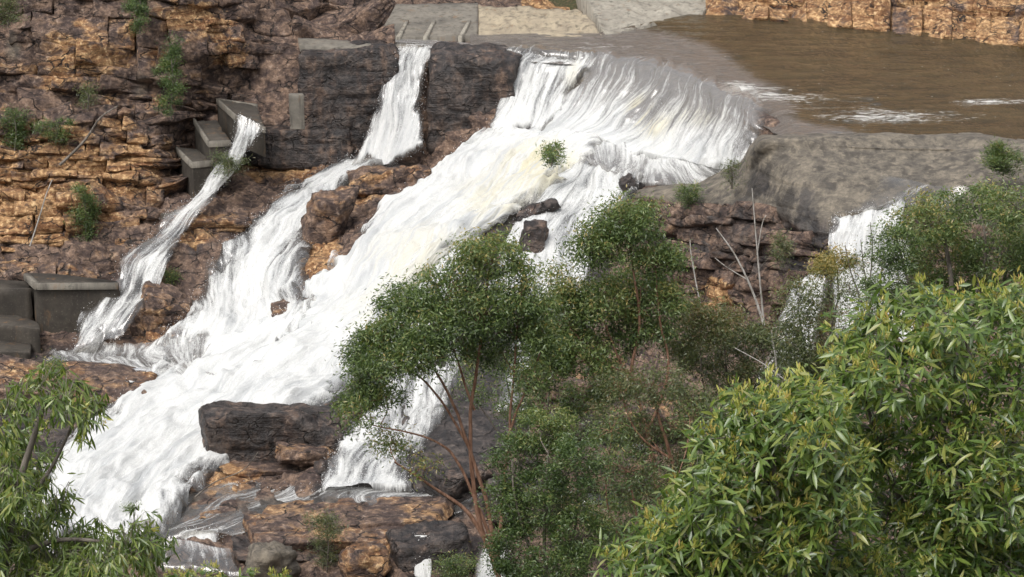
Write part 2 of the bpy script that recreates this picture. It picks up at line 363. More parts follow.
def rowz(pts): return [(x, y, float(zY(y, z))) for x, y, z in pts]
ROWS_F = [
 rowz([(250, 36, -.5), (420, 38, -.5), (520, 42, -.5), (600, 46, -.5), (700, 66, -.5), (760, 92, -.5), (800, 110, -.5), (1110, 140, -.6)]),
 rowz([(250, 42, -.10), (420, 45, -.10), (520, 53, -.10), (600, 58, -.10), (650, 66, -.12), (700, 84, -.12), (745, 104, -.12), (775, 122, -.15), (860, 130, -.5), (1110, 150, -.7)]),
 rowz([(250, 44, -.12), (420, 47, -.12), (520, 56, -.24), (575, 64, -.5), (610, 76, -.75), (655, 88, -.75), (700, 102, -.7), (745, 122, -.6), (775, 136, -.6), (860, 138, -.9), (1110, 160, -1)]),
 [(190, 165, 139), (255, 162, 139.5), (400, 160, 139), (470, 152, 137), (500, 145, 136), (560, 142, 134), (640, 152, 130), (700, 165, 125), (745, 160, 122), (800, 152, 121), (1110, 170, 117)],
 [(180, 185, 136), (255, 185, 137), (340, 180, 136.5), (420, 175, 135), (500, 165, 133.5), (560, 165, 131.5), (600, 170, 128), (650, 190, 124), (760, 190, 124), (1110, 200, 118)],
 [(120, 205, 132), (200, 200, 133), (270, 195, 133.5), (330, 205, 132.5), (400, 210, 129.5), (470, 205, 128.5), (540, 195, 127), (600, 200, 124.5), (650, 215, 122.5), (1110, 230, 120)],
 [(90, 250, 128), (170, 240, 129), (230, 240, 129.5), (290, 225, 130), (340, 240, 127), (400, 260, 122.5), (470, 245, 122.5), (540, 270, 119), (620, 275, 119.5), (1110, 280, 119)],
 [(-60, 310, 126), (100, 300, 126), (180, 310, 124.5), (250, 300, 124.5), (300, 295, 123), (360, 320, 117), (430, 320, 114.5), (520, 330, 113), (640, 330, 116), (1110, 330, 116)],
 [(-60, 350, 122), (60, 350, 122), (150, 355, 120), (230, 345, 119.5), (290, 350, 116.5), (340, 380, 110.5), (420, 400, 107), (520, 400, 106), (640, 400, 108), (1110, 400, 108)],
 [(-60, 375, 117), (60, 385, 115), (160, 395, 112.5), (240, 400, 109.5), (330, 430, 104), (420, 450, 101), (520, 450, 101), (640, 450, 101), (1110, 450, 101)],
 [(-60, 430, 108), (60, 440, 107), (150, 450, 105.5), (220, 465, 102), (330, 490, 98.5), (420, 490, 98.5), (640, 500, 97), (1110, 500, 97)],
 [(-60, 500, 99), (80, 520, 97.5), (150, 530, 95.5), (230, 545, 93.5), (330, 550, 93), (640, 560, 92), (1110, 560, 92)],
 [(-60, 640, 85), (640, 640, 85), (1110, 640, 85)]]
F = Patch(ROWS_F, -70, 800, 440, 300)
def rockify(Pt, amp, seed, s1=0.38, s2=0.15, hi=0.12, h1=1.2, h2=0.4, fade=1.0):
    P = Pt.P; d = low(P)*fade+amp*(s1*strata(P, h1, 2.6, seed)+s2*strata(P, h2, 0.95, seed+40))+hi*amp*fbm(P*1.7, 4, seed+9)
    return P+Pt.N*d[..., None]
CF = np.linspace(0, 1, 300)[:, None]; CF = np.where(F.PX > 490, ss(0.26, 0.42, CF), ss(0.16, 0.24, CF))
FL = np.where(F.PX > 490, ss(-0.5, -1.6, F.P[..., 2]), CF)    # the weir crest is smooth
wet = inpoly(F.PX, F.py, CHUTE).astype(float)
for pg in ([(-60, 346), (60, 342), (150, 344), (230, 330), (320, 330), (320, 400), (150, 400), (40, 372), (-60, 372)], [(350, 158), (425, 160), (372, 186), (318, 218), (302, 255), (296, 330), (170, 350), (205, 288), (240, 235), (285, 192)],
           [(550, 160), (650, 185), (612, 225), (600, 330), (470, 310), (500, 235)], [(420, 240), (510, 240), (570, 320), (560, 380), (500, 450), (412, 498), (312, 498), (338, 440), (380, 360)], [(150, 500), (250, 478), (490, 492), (490, 512), (330, 518), (150, 545)]):
    wet = np.maximum(wet, inpoly(F.PX, F.py, pg).astype(float)*(.45 if pg[0][0] == 150 else 1))
for _ in range(10):
    wet[1:-1] = (wet[:-2]+2*wet[1:-1]+wet[2:])/4; wet[:, 1:-1] = (wet[:, :-2]+2*wet[:, 1:-1]+wet[:, 2:])/4
zo = blob(F.PX, F.py, [(192, 236, 22, 14, .35), (160, 305, 32, 18, .22), (275, 172, 40, 14, .22), (315, 240, 26, 45, .45), (150, 320, 40, 40, .25), (370, 180, 50, 25, .25), (210, 490, 60, 22, .22), (100, 395, 60, 25, .25), (350, 545, 110, 18, .30), (150, 205, 60, 20, .1), (620, 420, 60, 60, .25), (250, 165, 60, 25, .1)])
zd = blob(F.PX, F.py, [(530, 110, 40, 35, .3), (200, 250, 110, 50, .24), (400, 185, 50, 20, .12), (550, 240, 70, 50, .5), (300, 140, 90, 25, .4), (300, 510, 150, 16, .15), (450, 560, 60, 40, .3), (480, 450, 120, 80, .25)])+0.4*wet*(1-ss(.3, .8, blob(F.PX, F.py, [(660, 92, 130, 46, 1.0), (560, 60, 90, 16, 1.0)])))-blob(F.PX, F.py, [(660, 92, 110, 40, .25)])
zg = blob(F.PX, F.py, [(660, 90, 130, 50, .8), (560, 58, 90, 16, .6), (300, 505, 140, 18, .55), (250, 540, 80, 15, .3), (170, 500, 40, 20, .3)])
o = mk('bedrock', rockify(F, (1-0.75*wet)*CF, 3, fade=FL), gridF(*F.py.shape), M['terrain'], attrs={'zone': np.stack([zo, zd, zg], -1)})
tag(o, kind='structure')

ROWS_G = [
 rowz([(590, 188, -6.5), (645, 184, -4.9), (700, 180, -4), (735, 160, -2.5), (757, 134, -.9), (800, 130, -.9), (860, 127, -.9), (950, 124, -.9), (1000, 130, -.9), (1110, 148, -.9)]),
 [(590, 195, 131.2), (645, 190, 123), (700, 186, 120.5), (742, 170, 119.5)]+rowz([(757, 141, .15), (800, 137, .30), (860, 134, .34), (950, 132, .34), (1000, 139, .34), (1110, 157, .3)]),
 [(590, 205, 130.2), (645, 196, 122), (700, 192, 119.5), (745, 178, 118), (770, 153, 116.2), (800, 150, 115.7), (860, 150, 115.7), (950, 146, 116.3), (1000, 150, 115), (1110, 170, 111)],
 [(590, 215, 129.7), (650, 205, 121.5), (700, 200, 118.8), (750, 195, 116.3), (790, 185, 113.5), (830, 180, 113), (900, 172, 113.5), (960, 165, 114), (1000, 165, 113), (1110, 185, 109)],
 [(590, 230, 129.2), (650, 215, 121), (700, 210, 118), (750, 207, 115.5), (800, 212, 112), (830, 219, 110.5), (860, 211, 110.6), (900, 197, 111.5), (960, 185, 112), (1110, 200, 107)],
 [(590, 270, 128), (650, 262, 119.5), (700, 262, 116.5), (750, 262, 113.7), (800, 258, 111), (830, 262, 109.7), (870, 262, 109.5), (930, 255, 110), (1110, 260, 105)],
 [(590, 320, 126.5), (650, 320, 118), (700, 320, 115), (750, 320, 112.3), (800, 320, 109.8), (830, 310, 108.8), (870, 310, 108.5), (930, 310, 108.5), (1110, 310, 103)],
 [(590, 420, 105), (750, 420, 103), (870, 420, 101), (1110, 420, 95)],
 [(590, 640, 85), (1110, 640, 83)]]
G = Patch(ROWS_G, 588, 1110, 300, 240)
face = ss(0, 1, (G.py-np.interp(G.PX, [590, 760, 800, 830, 900, 1100], [190, 200, 222, 228, 210, 230]))/18)
amp = 0.14+0.86*face
zo = blob(G.PX, G.py, [(790, 150, 60, 14, .0), (735, 295, 40, 14, .25), (700, 240, 40, 12, .12)])-0.15
zd = blob(G.PX, G.py, [(710, 240, 110, 55, .40), (810, 240, 30, 40, .3), (760, 165, 14, 30, .3), (900, 300, 120, 60, .3), (800, 190, 50, 12, .12)])
zg = (1-face)*0.75-0.1*face
shoulder = mk('rock_shoulder', rockify(G, amp, 61, 0.42, 0.14, fade=.35+.65*face), gridF(*G.py.shape), M['terrain'], attrs={'zone': np.stack([zo, zd, zg], -1)})
tag(shoulder, kind='structure')

ROWS_A = [
 [(-90, -260, 150), (190, -260, 153), (330, -260, 160)],
 [(-90, -110, 143), (190, -110, 144), (330, -110, 152)],
 [(-90, -10, 139.5), (190, -10, 141), (260, -10, 146), (330, 0, 149)],
 [(-90, 60, 138), (60, 70, 137.5), (190, 60, 139.5), (260, 45, 143), (330, 44, 143.5)],
 [(-90, 92, 137), (60, 98, 136.8), (160, 108, 137.5), (196, 112, 141.5), (260, 110, 143), (330, 100, 143)],
 [(-90, 104, 134), (60, 110, 134.3), (160, 122, 135.5), (196, 128, 141), (260, 128, 142.5), (330, 120, 142.5)],
 [(-90, 150, 132.5), (60, 150, 132.8), (160, 155, 134), (192, 162, 138.5), (330, 165, 141)],
 [(-90, 192, 131), (60, 192, 131.5), (150, 195, 132.5), (190, 200, 133.5), (330, 200, 136)],
 [(-90, 200, 129.6), (60, 200, 130), (150, 205, 131), (190, 215, 132), (330, 220, 134)],
 [(-90, 258, 128.2), (60, 262, 128.5), (110, 266, 129), (190, 280, 129), (330, 280, 131)],
 [(-90, 275, 126.6), (60, 276, 127), (110, 280, 127.5), (190, 300, 127), (330, 300, 128)],
 [(-90, 380, 124), (190, 380, 124), (330, 380, 126)]]
A = Patch(ROWS_A, -90, 330, 240, 260)
def cliff_zone(px, py):
    zo = 0.05+blob(px, py, [(20, 230, 130, 40, .30), (75, 65, 45, 32, .22), (150, 45, 22, 25, .15), (225, 55, 18, 14, .35), (60, 160, 130, 40, .24), (200, 20, 50, 18, .2), (30, 20, 30, 20, -.1), (95, 20, 20, 20, .05)])
    zd = blob(px, py, [(20, 20, 40, 22, .16), (240, 90, 55, 50, .26), (230, 25, 60, 40, .10), (150, 215, 40, 25, .16), (165, 160, 20, 20, .15), (300, 90, 40, 60, .25)])
    zg = blob(px, py, [(12, 45, 12, 25, .5), (40, 60, 20, 22, .35), (140, 85, 16, 25, .45), (60, 125, 60, 10, .15)])
    return np.stack([zo, zd, zg], -1)
cliff = mk('cliff', A.P+A.N*(low(A.P)-0.35+0.3*strata(A.P, 1.2, 2.6, 12))[..., None], gridF(*A.py.shape), M['terrain'], attrs={'zone': cliff_zone(A.PX, A.py)})
tag(cliff, kind='structure')

def voronoi(x0, y0, x1, y1, ch, cw, seed, aniso=1.7):
    """irregular joint blocks: cells of sites scattered on uneven beds"""
    r = np.random.default_rng(seed); sites = []; y = y0
    while y < y1:
        h = ch*r.uniform(0.45, 1.8); x = x0-r.uniform(0, cw)
        while x < x1:
            w = cw*r.uniform(0.4, 2.2); sites.append((x+w/2, y+h/2+r.normal()*h*0.2)); x += w
        y += h
    S_ = np.array(sites); cells = []
    for i, (sx, sy) in enumerate(S_):
        poly = [(sx-cw*2, sy-ch*2), (sx+cw*2, sy-ch*2), (sx+cw*2, sy+ch*2), (sx-cw*2, sy+ch*2)]
        d = np.hypot((S_[:, 0]-sx), (S_[:, 1]-sy)*aniso)
        for j in np.argsort(d)[1:22]:
            mx, my = (S_[j]+S_[i])/2; nx, ny = (S_[j]-S_[i])*np.array([1, aniso*aniso]); out = []
            for a in range(len(poly)):
                p, q = poly[a], poly[(a+1) % len(poly)]
                dp = (p[0]-mx)*nx+(p[1]-my)*ny; dq = (q[0]-mx)*nx+(q[1]-my)*ny
                if dp <= 0: out.append(p)
                if dp*dq < 0: t = dp/(dp-dq); out.append((p[0]+(q[0]-p[0])*t, p[1]+(q[1]-p[1])*t))
            poly = out
            if len(poly) < 3: break
        if len(poly) >= 3: cells.append(np.array(poly))
    return cells
def courses(x0, y0, x1, y1, h, w, seed, dip=0.05):
    """blocks bounded by continuous bedding planes and near-vertical joints; h, w: ranges in pixels"""
    r = np.random.default_rng(seed); cells = []; y = y0-8.0; bi = 0
    def bed(b, yb, x): x = np.asarray(x, float); return yb+dip*(x-x0)+(1.6+0.06*h[1])*vnoise(np.stack([x/34.0, x*0+b*7.3, x*0+seed], -1), 3)+0.9*vnoise(np.stack([x/7.0, x*0+b*3.1, x*0+seed], -1), 4)
    while y < y1:
        hh = math.exp(r.uniform(math.log(h[0]), math.log(h[1]))); x = x0-r.uniform(0, w[1])
        while x < x1:
            ww = math.exp(r.uniform(math.log(w[0]), math.log(w[1]))); sl = r.normal(0, .18, 2)*min(hh, 12); nsub = r.choice([1, 1, 1, 2]) if hh > 9 else 1; cut = [0]+sorted(r.uniform(.3, .7, nsub-1))+[1]
            for a, b in zip(cut[:-1], cut[1:]):
                n = max(4, min(9, int(ww/5))); xt = np.linspace(x, x+ww, n); f = np.linspace(0, 1, n)
                T0 = bed(bi, y, xt); B0 = bed(bi+1, y+hh, xt); ta = T0*(1-a)+B0*a; tb = T0*(1-b)+B0*b
                sx = lambda q: (1-f)*sl[0]*(q-.5)+f*sl[0]*(q-.5)
                k = max(1, min(4, int(hh*(b-a)/6))); q = np.linspace(0, 1, k+2)[1:-1]
                jx = r.normal(0, .5, k); jx2 = r.normal(0, .5, k)
                P = [np.stack([xt+sx(a), ta], -1), np.stack([x+ww+sl[0]*(a+(b-a)*q-.5)+jx, ta[-1]+(tb[-1]-ta[-1])*q], -1), np.stack([xt+sx(b), tb], -1)[::-1], np.stack([x+sl[0]*(a+(b-a)*q-.5)+jx2, ta[0]+(tb[0]-ta[0])*q], -1)[::-1]]
                cells.append(np.concatenate(P))
            x += ww
        y += hh; bi += 1
    return cells
def resample(poly, n):
    Q = np.vstack([poly, poly[:1]]); L = np.concatenate([[0], np.cumsum(np.hypot(*np.diff(Q, axis=0).T))])
    t = np.linspace(0, L[-1], n, endpoint=False)
    return np.stack([np.interp(t, L, Q[:, 0]), np.interp(t, L, Q[:, 1])], -1)
def pieces(patch, cells, parent, mat, zone, seed, keep=lambda x, y: True, gap=0.7, spread=0.6, bul=0.12, nper=28, name='rock_block'):
    r = np.random.default_rng(seed); cnt = 0
    for poly in cells:
        c = poly.mean(0)
        if not keep(*c): continue
        b = poly if len(poly) > 8 else resample(poly, nper); nper = len(b); v = b-c; sz = np.hypot(*v.T).mean()
        if sz < 2.5: continue
        v = v*(1-gap*r.uniform(-.4, .8)/sz); v += 0.035*sz*np.stack([vnoise(np.stack([b[:, 0]*.2, b[:, 1]*.2, b[:, 0]*0+seed], -1), 3), vnoise(np.stack([b[:, 0]*.2, b[:, 1]*.2, b[:, 0]*0+seed+9], -1), 5)], -1)
        off = r.uniform(-0.25, 0.8)*spread; tilt = r.normal(0, 0.13, 2); m = sz*mpp(patch.Y.mean())
        rings = [(1.02, -0.9), (1.0, off-0.01), (0.985, off+0.02*min(1, m)), (0.90, off+bul*min(1, m)*.5), (0.6, off+bul*min(1, m)*0.8), (0.38, off+bul*min(1, m)), (.18, off+bul*min(1, m))]
        pxs = [c[0]+v[:, 0]*s for s, _ in rings]; pys = [c[1]+v[:, 1]*s for s, _ in rings]; hh = [np.full(nper, d) for _, d in rings]
        px = np.concatenate(pxs+[[c[0]]]); py = np.concatenate(pys+[[c[1]]]); h = np.concatenate(hh+[[off+bul*min(1, m)]])
        h = h+((px-c[0])*tilt[0]+(py-c[1])*tilt[1])*mpp(patch.Y.mean())*2
        P, N = patch.look(px, py); lw = low(P)
        nz = 0.30*fbm(P*0.6, 3, seed+3)-0.16*np.abs(fbm(P*1.3, 3, seed+6))+0.13*strata(P, 0.50, 1.4, seed)+0.06*fbm(P*4, 2, seed+4)
        V = P+N*(lw+h+nz)[:, None]
        k = len(rings); q = np.arange(nper); fs = []
        for i in range(k-1):
            fs.append(np.stack([i*nper+q, (i+1)*nper+q, (i+1)*nper+(q+1) % nper, i*nper+(q+1) % nper], -1))
        tri = np.stack([(k-1)*nper+q, np.full(nper, k*nper), (k-1)*nper+(q+1) % nper], -1)
        mk(name, V, [np.concatenate(fs), tri], mat, parent, {'zone': zone(px, py)} if zone else None); cnt += 1
    return cnt
n1 = pieces(A, courses(-40, -30, 190, 108, (11, 38), (22, 80), 5), cliff, M['cliff'], cliff_zone, 71, lambda x, y: y < 104)
n2 = pieces(A, courses(-40, 104, 190, 196, (4.5, 13), (12, 60), 6), cliff, M['cliff'], cliff_zone, 72, lambda x, y: 106 < y < 197 and x < 185, spread=0.6)
n3 = pieces(A, courses(-40, 190, 190, 290, (8, 36), (24, 80), 7), cliff, M['cliff'], cliff_zone, 73, lambda x, y: y > 197 and x < 160)
n4 = pieces(A, courses(180, -30, 320, 135, (14, 46), (30, 90), 8, .08), cliff, M['cliff'], cliff_zone, 74, lambda x, y: x > 180 and y < 125, spread=0.8)

# golden cliff across the pool (upper right) and the purple-brown bank at upper centre
ROWS_D = [[(560, -300, 190), (1120, -320, 172)], [(560, -80, 176), (1120, -90, 158)], [(560, -25, 174), (700, -12, 160), (860, -8, 153), (1120, -2, 146)],
          [(560, -5, 172), (690, 14, 154.2), (720, 18, 152.5), (800, 22, 150), (880, 31, 147), (1024, 48, 141.8), (1120, 60, 138.5)],
          [(560, 25, 170), (690, 34, 153), (800, 44, 149), (880, 52, 146), (1120, 80, 138)]]
D = Patch(ROWS_D, 560, 1120, 240, 90)
dz = lambda px, py: np.stack([0.34+0*px+0.12*np.sin(px*0.11), 0.02+0.16*np.sin(px*0.19+1)**2, 0*px-.3], -1)
far = mk('far_cliff', D.P+D.N*(low(D.P)-0.4)[..., None], gridF(*D.py.shape), M['terrain'], attrs={'zone': dz(D.PX, D.py)}); tag(far, kind='structure')
def columns(seed):
    r = np.random.default_rng(seed); cells = []; x = 706.0
    while x < 1100:
        w = r.uniform(12, 34); b = np.interp(x+w/2, [700, 720, 800, 880, 1024, 1120], [18, 20, 24, 33, 50, 62]); t = b-np.interp(x, [700, 760, 1100], [20, 24, 40])
        e = r.uniform(-2, 2, 4); j = t-r.uniform(8, 14)
        cells.append(np.array([(x, t+e[0]), (x+w, t+e[1]), (x+w+e[2], b), (x+e[3], b)]))
        cells.append(np.array([(x-4, t-15), (x+w-3, t-15), (x+w-3, t+e[1]-1.5), (x-4, t+e[0]-1.5)]))
        x += w
    return cells
pieces(D, columns(4), far, M['cliff'], dz, 81, gap=0.5, spread=0.5)

ROWS_B = [[(170, -100, 158), (640, -100, 176)], [(170, -20, 150), (370, -15, 153), (396, -6, 158), (600, -8, 168), (640, -8, 172)], [(170, 30, 144), (300, 38, 145.5), (374, 35, 147.5), (394, 3, 156), (470, 2, 157), (560, 5, 164), (640, 0, 170)], [(170, 60, 143), (300, 52, 144), (374, 48, 146.5), (400, 40, 150), (470, 40, 150), (640, 36, 154)]]
B = Patch(ROWS_B, 170, 640, 200, 80)
bz = lambda px, py: np.stack([-0.06+0.0*px+np.where(px > 520, .4, 0), 0.0*px+.15, 0*px-.2], -1)
bank = mk('river_bank', rockify(B, 1.0, 91), gridF(*B.py.shape), M['terrain'], attrs={'zone': bz(B.PX, B.py)}); tag(bank, kind='structure')
pieces(B, courses(250, -25, 410, 36, (14, 34), (30, 70), 18), bank, M['cliff'], bz, 82, lambda x, y: 255 < x < 368 and y < 30, spread=0.7)

# stones of the right-hand face under the rock shoulder
def gz(px, py): return np.stack([blob(px, py, [(722, 287, 14, 10, .7), (730, 305, 14, 10, .6), (700, 240, 60, 12, .16)])-.05, blob(px, py, [(740, 240, 120, 60, .27)]), 0*px], -1)
pieces(G, courses(640, 195, 835, 325, (6, 22), (16, 60), 23, .04), shoulder, M['cliff'], gz, 83, lambda x, y: 648 < x < 825 and np.interp(x, [640, 760, 800, 830], [200, 214, 232, 245]) < y < 318, spread=0.55)

# ------------------------------------------------------------------ boulders and ledges
def rock(name, label, cat, px, py, Y, size, rot=(0, 0, 0), mat='dark', sq=5.0, seed=1, amp=0.12, n=26, parent=None, st=0.10, group=None):
    """a squared-off stone: superellipsoid with bedding and noise; px,py is its centre"""
    u = np.linspace(0, 2*math.pi, n*2, endpoint=False); v = np.linspace(-math.pi/2, math.pi/2, n)
    U, Vv = np.meshgrid(u, v); d = np.stack([np.cos(Vv)*np.cos(U), np.cos(Vv)*np.sin(U), np.sin(Vv)], -1)
    r_ = np.random.default_rng(seed*13+5); ch = 0.30 if sq < 4.5 else 0.16
    pl = [(np.array(a)+r_.normal(0, .5*ch, 3), 1.0) for a in ((1, 0, 0), (-1, 0, 0), (0, 1, 0), (0, -1, 0), (0, 0, 1), (0, 0, -1))]
    pl += [(unit(np.sign(r_.normal(0, 1, 3))*r_.uniform(.15, 1, 3)), None) for _ in range(12)]
    rr = np.full(U.shape, 9.0)
    for nv_, h_ in pl:
        nv_ = unit(nv_); h_ = 1.0 if h_ else np.abs(nv_).sum()*r_.uniform(1-ch*1.3, 1-ch*.3)
        rr = np.minimum(rr, h_/np.maximum((d*nv_).sum(-1), 1e-3))
    L = d*rr[..., None]*np.array(size)/2
    R = np.array(Matrix.Rotation(rot[2], 3, 'Z') @ Matrix.Rotation(rot[1], 3, 'Y') @ Matrix.Rotation(rot[0], 3, 'X'))
    c = at(px, py, Y); Wp = L@R.T+c; nrm = unit(d@R.T)
    f = max(size); disp = amp*f*0.5*fbm(Wp*(2.2/f)*2, 4, seed)+st*strata(Wp, 0.16*f+0.1, 0.5*f, seed)+0.04*fbm(Wp*2.5, 3, seed+2)
    Wp = Wp+nrm*disp[..., None]
    a = np.arange(n*n*2).reshape(n, 2*n); b = np.roll(a, -1, 1)
    Fq = np.stack([a[:-1], b[:-1], b[1:], a[1:]], -1).reshape(-1, 4)
    base = c-np.array([0, 0, size[2]/2])
    o = mk(name, Wp-base, Fq, M[mat]); o.location = tuple(base)
    return tag(o, label, cat, group or {'rock_block': 'dark rock blocks on the weir', 'boulder': 'boulders along the river', 'rock_slab': 'rock slabs among the falls'}[name])
rock('rock_block', 'big dark square rock block left of the narrow sluice fall', 'rock', 352, 101, 141.2, (6.0, 3.2, 6.7), (0, 0, .08), 'dark', 5, 3, .09, 56, st=.12)
rock('rock_block', 'dark rounded rock block between sluice fall and broad curtain fall', 'rock', 474, 99, 140.2, (5.4, 4.0, 5.7), (0, 0.04, -.12), 'dark', 6, 9, .07, 56, st=.12)
rock('rock_block', 'low dark rock below the big square block at the cliff foot', 'rock', 295, 143, 140.5, (7.6, 3.0, 2.3), (0, 0, .05), 'dark', 6, 5, .06, 30)
rock('boulder', 'huge flat topped dark boulder standing in the lower white water', 'boulder', 270, 436, 103.6, (6.1, 3.0, 2.6), (0, 0.03, .10), 'dark', 7, 26, .06, 56, st=.07)
rock('boulder', 'low brown slab leaning at right foot of the huge dark boulder', 'boulder', 305, 455, 101.6, (2.3, 1.6, .7), (0, .1, .2), 'brown', 4, 22, .08)
rock('boulder', 'wet rounded boulder beside the small lacy fall', 'boulder', 322, 480, 100.6, (.9, 1.2, 1.6), (0, .2, 0), 'dark', 4, 23, .1)
rock('boulder', 'pale grey angular boulder at the bottom edge of the picture', 'boulder', 273, 563, 90.5, (2.0, 1.5, 1.5), (.1, .15, .4), 'grey', 4, 25, .12)
rock('boulder', 'reddish brown boulder at the bottom below the yellow ledge', 'boulder', 365, 562, 90.8, (1.9, 1.5, 1.3), (.1, -.1, .2), 'ledge', 4, 26, .1)
rock('boulder', 'dark tilted slab with small trickle at the bottom of the ledge', 'boulder', 432, 552, 92.0, (3.2, 2.2, 1.7), (0, -.12, .2), 'dark', 5, 27, .07)
rock('boulder', 'small grey boulder splashed by foam in the left rapids', 'boulder', 178, 402, 112.0, (2.2, 1.6, 1.0), (0, 0, .1), 'grey', 3.2, 28, .08)
rock('boulder', 'grey rock at the left edge of the ledge by the rapids', 'boulder', 182, 468, 104.0, (1.8, 1.6, .9), (0, -.1, .1), 'dark', 3.5, 29, .08)
rock('boulder', 'small dark rock half drowned in lower left foam', 'boulder', 140, 490, 101.5, (1.4, 1.2, .8), (0, .1, .3), 'dark', 3.2, 30, .1)
rock('rock_slab', 'broad brown rock with ochre front at left edge above the near tree', 'rock', 40, 392, 114.5, (11.5, 4.5, 1.9), (0, .06, .06), 'brown', 4.5, 33, .05, 40)
rock('rock_slab', 'yellow brown end of the left rock where rapids turn', 'rock', 118, 400, 113.2, (3.4, 3.2, 2.2), (0, .12, .1), 'ledge', 3.6, 34, .07, 36)
rock('rock_slab', 'long ochre ledge crossing the bottom below the wet shelf', 'rock', 340, 535, 94.4, (7.6, 3.0, 1.0), (0, -.02, .04), 'ledge', 6, 35, .04, 60, st=.16)
rock('rock_slab', 'thin brown capstone bed lying on the long ochre ledge', 'rock', 352, 517, 95.6, (7.9, 3.0, .45), (0, -.03, .03), 'brown', 6, 62, .03, 60, st=.08)
rock('rock_slab', 'dark undercut bed below the long ochre ledge', 'rock', 330, 552, 93.8, (7.0, 2.6, .6), (0, .02, .05), 'dark', 6, 63, .04, 50, st=.1)
rock('rock_slab', 'flat grey slab with thin undercut edge on the shoulder beside the pool', 'rock', 880, 146, 116.9, (8.0, 2.0, .28), (0, .01, -.03), 'grey', 7, 64, .02, 60, st=.02)
rock('rock_slab', 'flat brown bed at the top of the wet shelf under the lacy fall', 'rock', 270, 468, 101.8, (4.0, 2.0, .4), (0, .02, .1), 'brown', 6, 65, .04, 40, st=.08)
rock('rock_slab', 'low brown bed stepping down to the foam at the left of the shelf', 'rock', 195, 515, 97.6, (4.2, 2.0, .5), (0, -.10, .1), 'brown', 5, 66, .05, 40, st=.1)
rock('rock_slab', 'small brown bed in the middle of the wet shelf', 'rock', 262, 512, 97.8, (2.6, 1.6, .4), (0, -.04, .1), 'brown', 5, 67, .06, 36, st=.08)
rock('rock_slab', 'brown stepped rock on the shelf left below the huge boulder', 'rock', 215, 488, 101.0, (4.4, 3.0, 1.0), (0, -.16, .1), 'brown', 4, 36, .07, 36, st=.16)
rock('rock_slab', 'dark rock rib splitting the second fall', 'rock', 532, 246, 121.6, (1.3, 1.5, 2.5), (0, .25, 0), 'dark', 4, 37, .1)
rock('rock_slab', 'brown rock lip breaking the top of the second fall', 'rock', 538, 210, 124.9, (2.3, 1.3, .7), (0, -.35, 0), 'dark', 4, 38, .1)
rock('rock_slab', 'dark notch rock at the right side of the second fall below the shelf', 'rock', 630, 184, 124.6, (1.0, 1.2, .9), (0, .6, 0), 'dark', 4, 68, .1)
rock('rock_slab', 'cream and brown rock island between the two white chutes', 'rock', 324, 226, 129.0, (2.2, 2.0, 3.8), (0, .36, .1), 'ledge', 4, 39, .08, 40)
rock('rock_slab', 'brown bedded rock mound beside the stepped stream', 'rock', 163, 316, 124.0, (3.0, 3, 2.6), (0, .38, .1), 'brown', 4, 40, .08, 40, st=.22)
rock('rock_slab', 'dark red rock shelf overhanging right of the stepped stream', 'rock', 206, 222, 131.2, (4.2, 3.2, 1.2), (0, .05, .1), 'brown', 5, 41, .06, 34, st=.15)
rock('rock_slab', 'jumbled brown rock below the sluice fall', 'rock', 385, 183, 134.6, (4.2, 3, 1.6), (0, -.12, .1), 'brown', 4, 42, .1, 36, st=.2)
rock('rock_slab', 'smooth wet hump showing through the lower left chute', 'rock', 296, 310, 121.0, (2.4, 2.0, .8), (0, -.1, .1), 'brown', 3, 43, .06, 30)
for i, (x, y, Y, w) in enumerate([(610, 470, 98, 3.0), (640, 420, 103, 4), (580, 430, 102, 3.2), (520, 500, 96, 2.8), (560, 390, 107, 3.5), (460, 480, 98.5, 2.6)]):
    rock('rock_slab', ['brown ledge rock deep behind the dark bush', 'ochre ledge rock showing between the two gum trunks', 'dark ledge rock left of the reddish trunk', 'wet ledge rock behind the leaning orange trunks', 'ledge rock under the spreading gum crown', 'dark stone right of the small lacy fall'][i], 'rock', x, y, Y, (w, 2.4, 1.3), (0, .05, .1*i), ['brown', 'ledge', 'dark', 'dark', 'ledge', 'dark'][i], 5, 50+i, .08, 26, st=.18)

# ------------------------------------------------------------------ concrete works
def prism(name, top, z, h, mat, parent, rim=None, bev=0.04):
    """a concrete block: top outline in picture rows at height z, carried down by h"""
    T = np.array([at(x, y, zY(y, z)) for x, y in top]); n = len(T); c = T.mean(0)
    if np.cross((T[1]-T[0])[:2], (T[2]-T[1])[:2]) < 0: T = T[::-1]
    ns = 14; pts = []
    for a in range(n):
        pts += [T[a]*(1-q)+T[(a+1) % n]*q for q in np.linspace(0, 1, ns, endpoint=False)]
    pts = np.array(pts); N = len(pts); out = unit((pts-c)*[1, 1, 0]); rows = []
    for dz_, o_ in [(0, -bev*1.4), (-bev, 0)]+[(-bev-(h-bev)*q, 0) for q in np.linspace(.12, 1, 8)]:
        p = pts.copy(); p[:, 2] += dz_; p += out*o_; chip = np.maximum(0, fbm(p*2.2, 3, 5)-.35)*.35*(1 if dz_ > -.3 else .3); p += out*(0.03*fbm(p*1.7, 3, 2)-chip)[:, None]; p[:, 2] -= chip*.5; rows.append(p)
    V = np.concatenate(rows); q = np.arange(N); m_ = len(rows)
    sides = [np.stack([N*i+q, N*(i+1)+q, N*(i+1)+(q+1) % N, N*i+(q+1) % N], -1) for i in range(m_-1)]
    o = mk(name, V, [np.concatenate(sides), np.arange(N)[None]], M[mat], parent, smooth=False); return o
st = thing('concrete_stairs', 'stepped concrete channel climbing the left cliff with water spilling down', 'stairs', at(215, 205, 133))
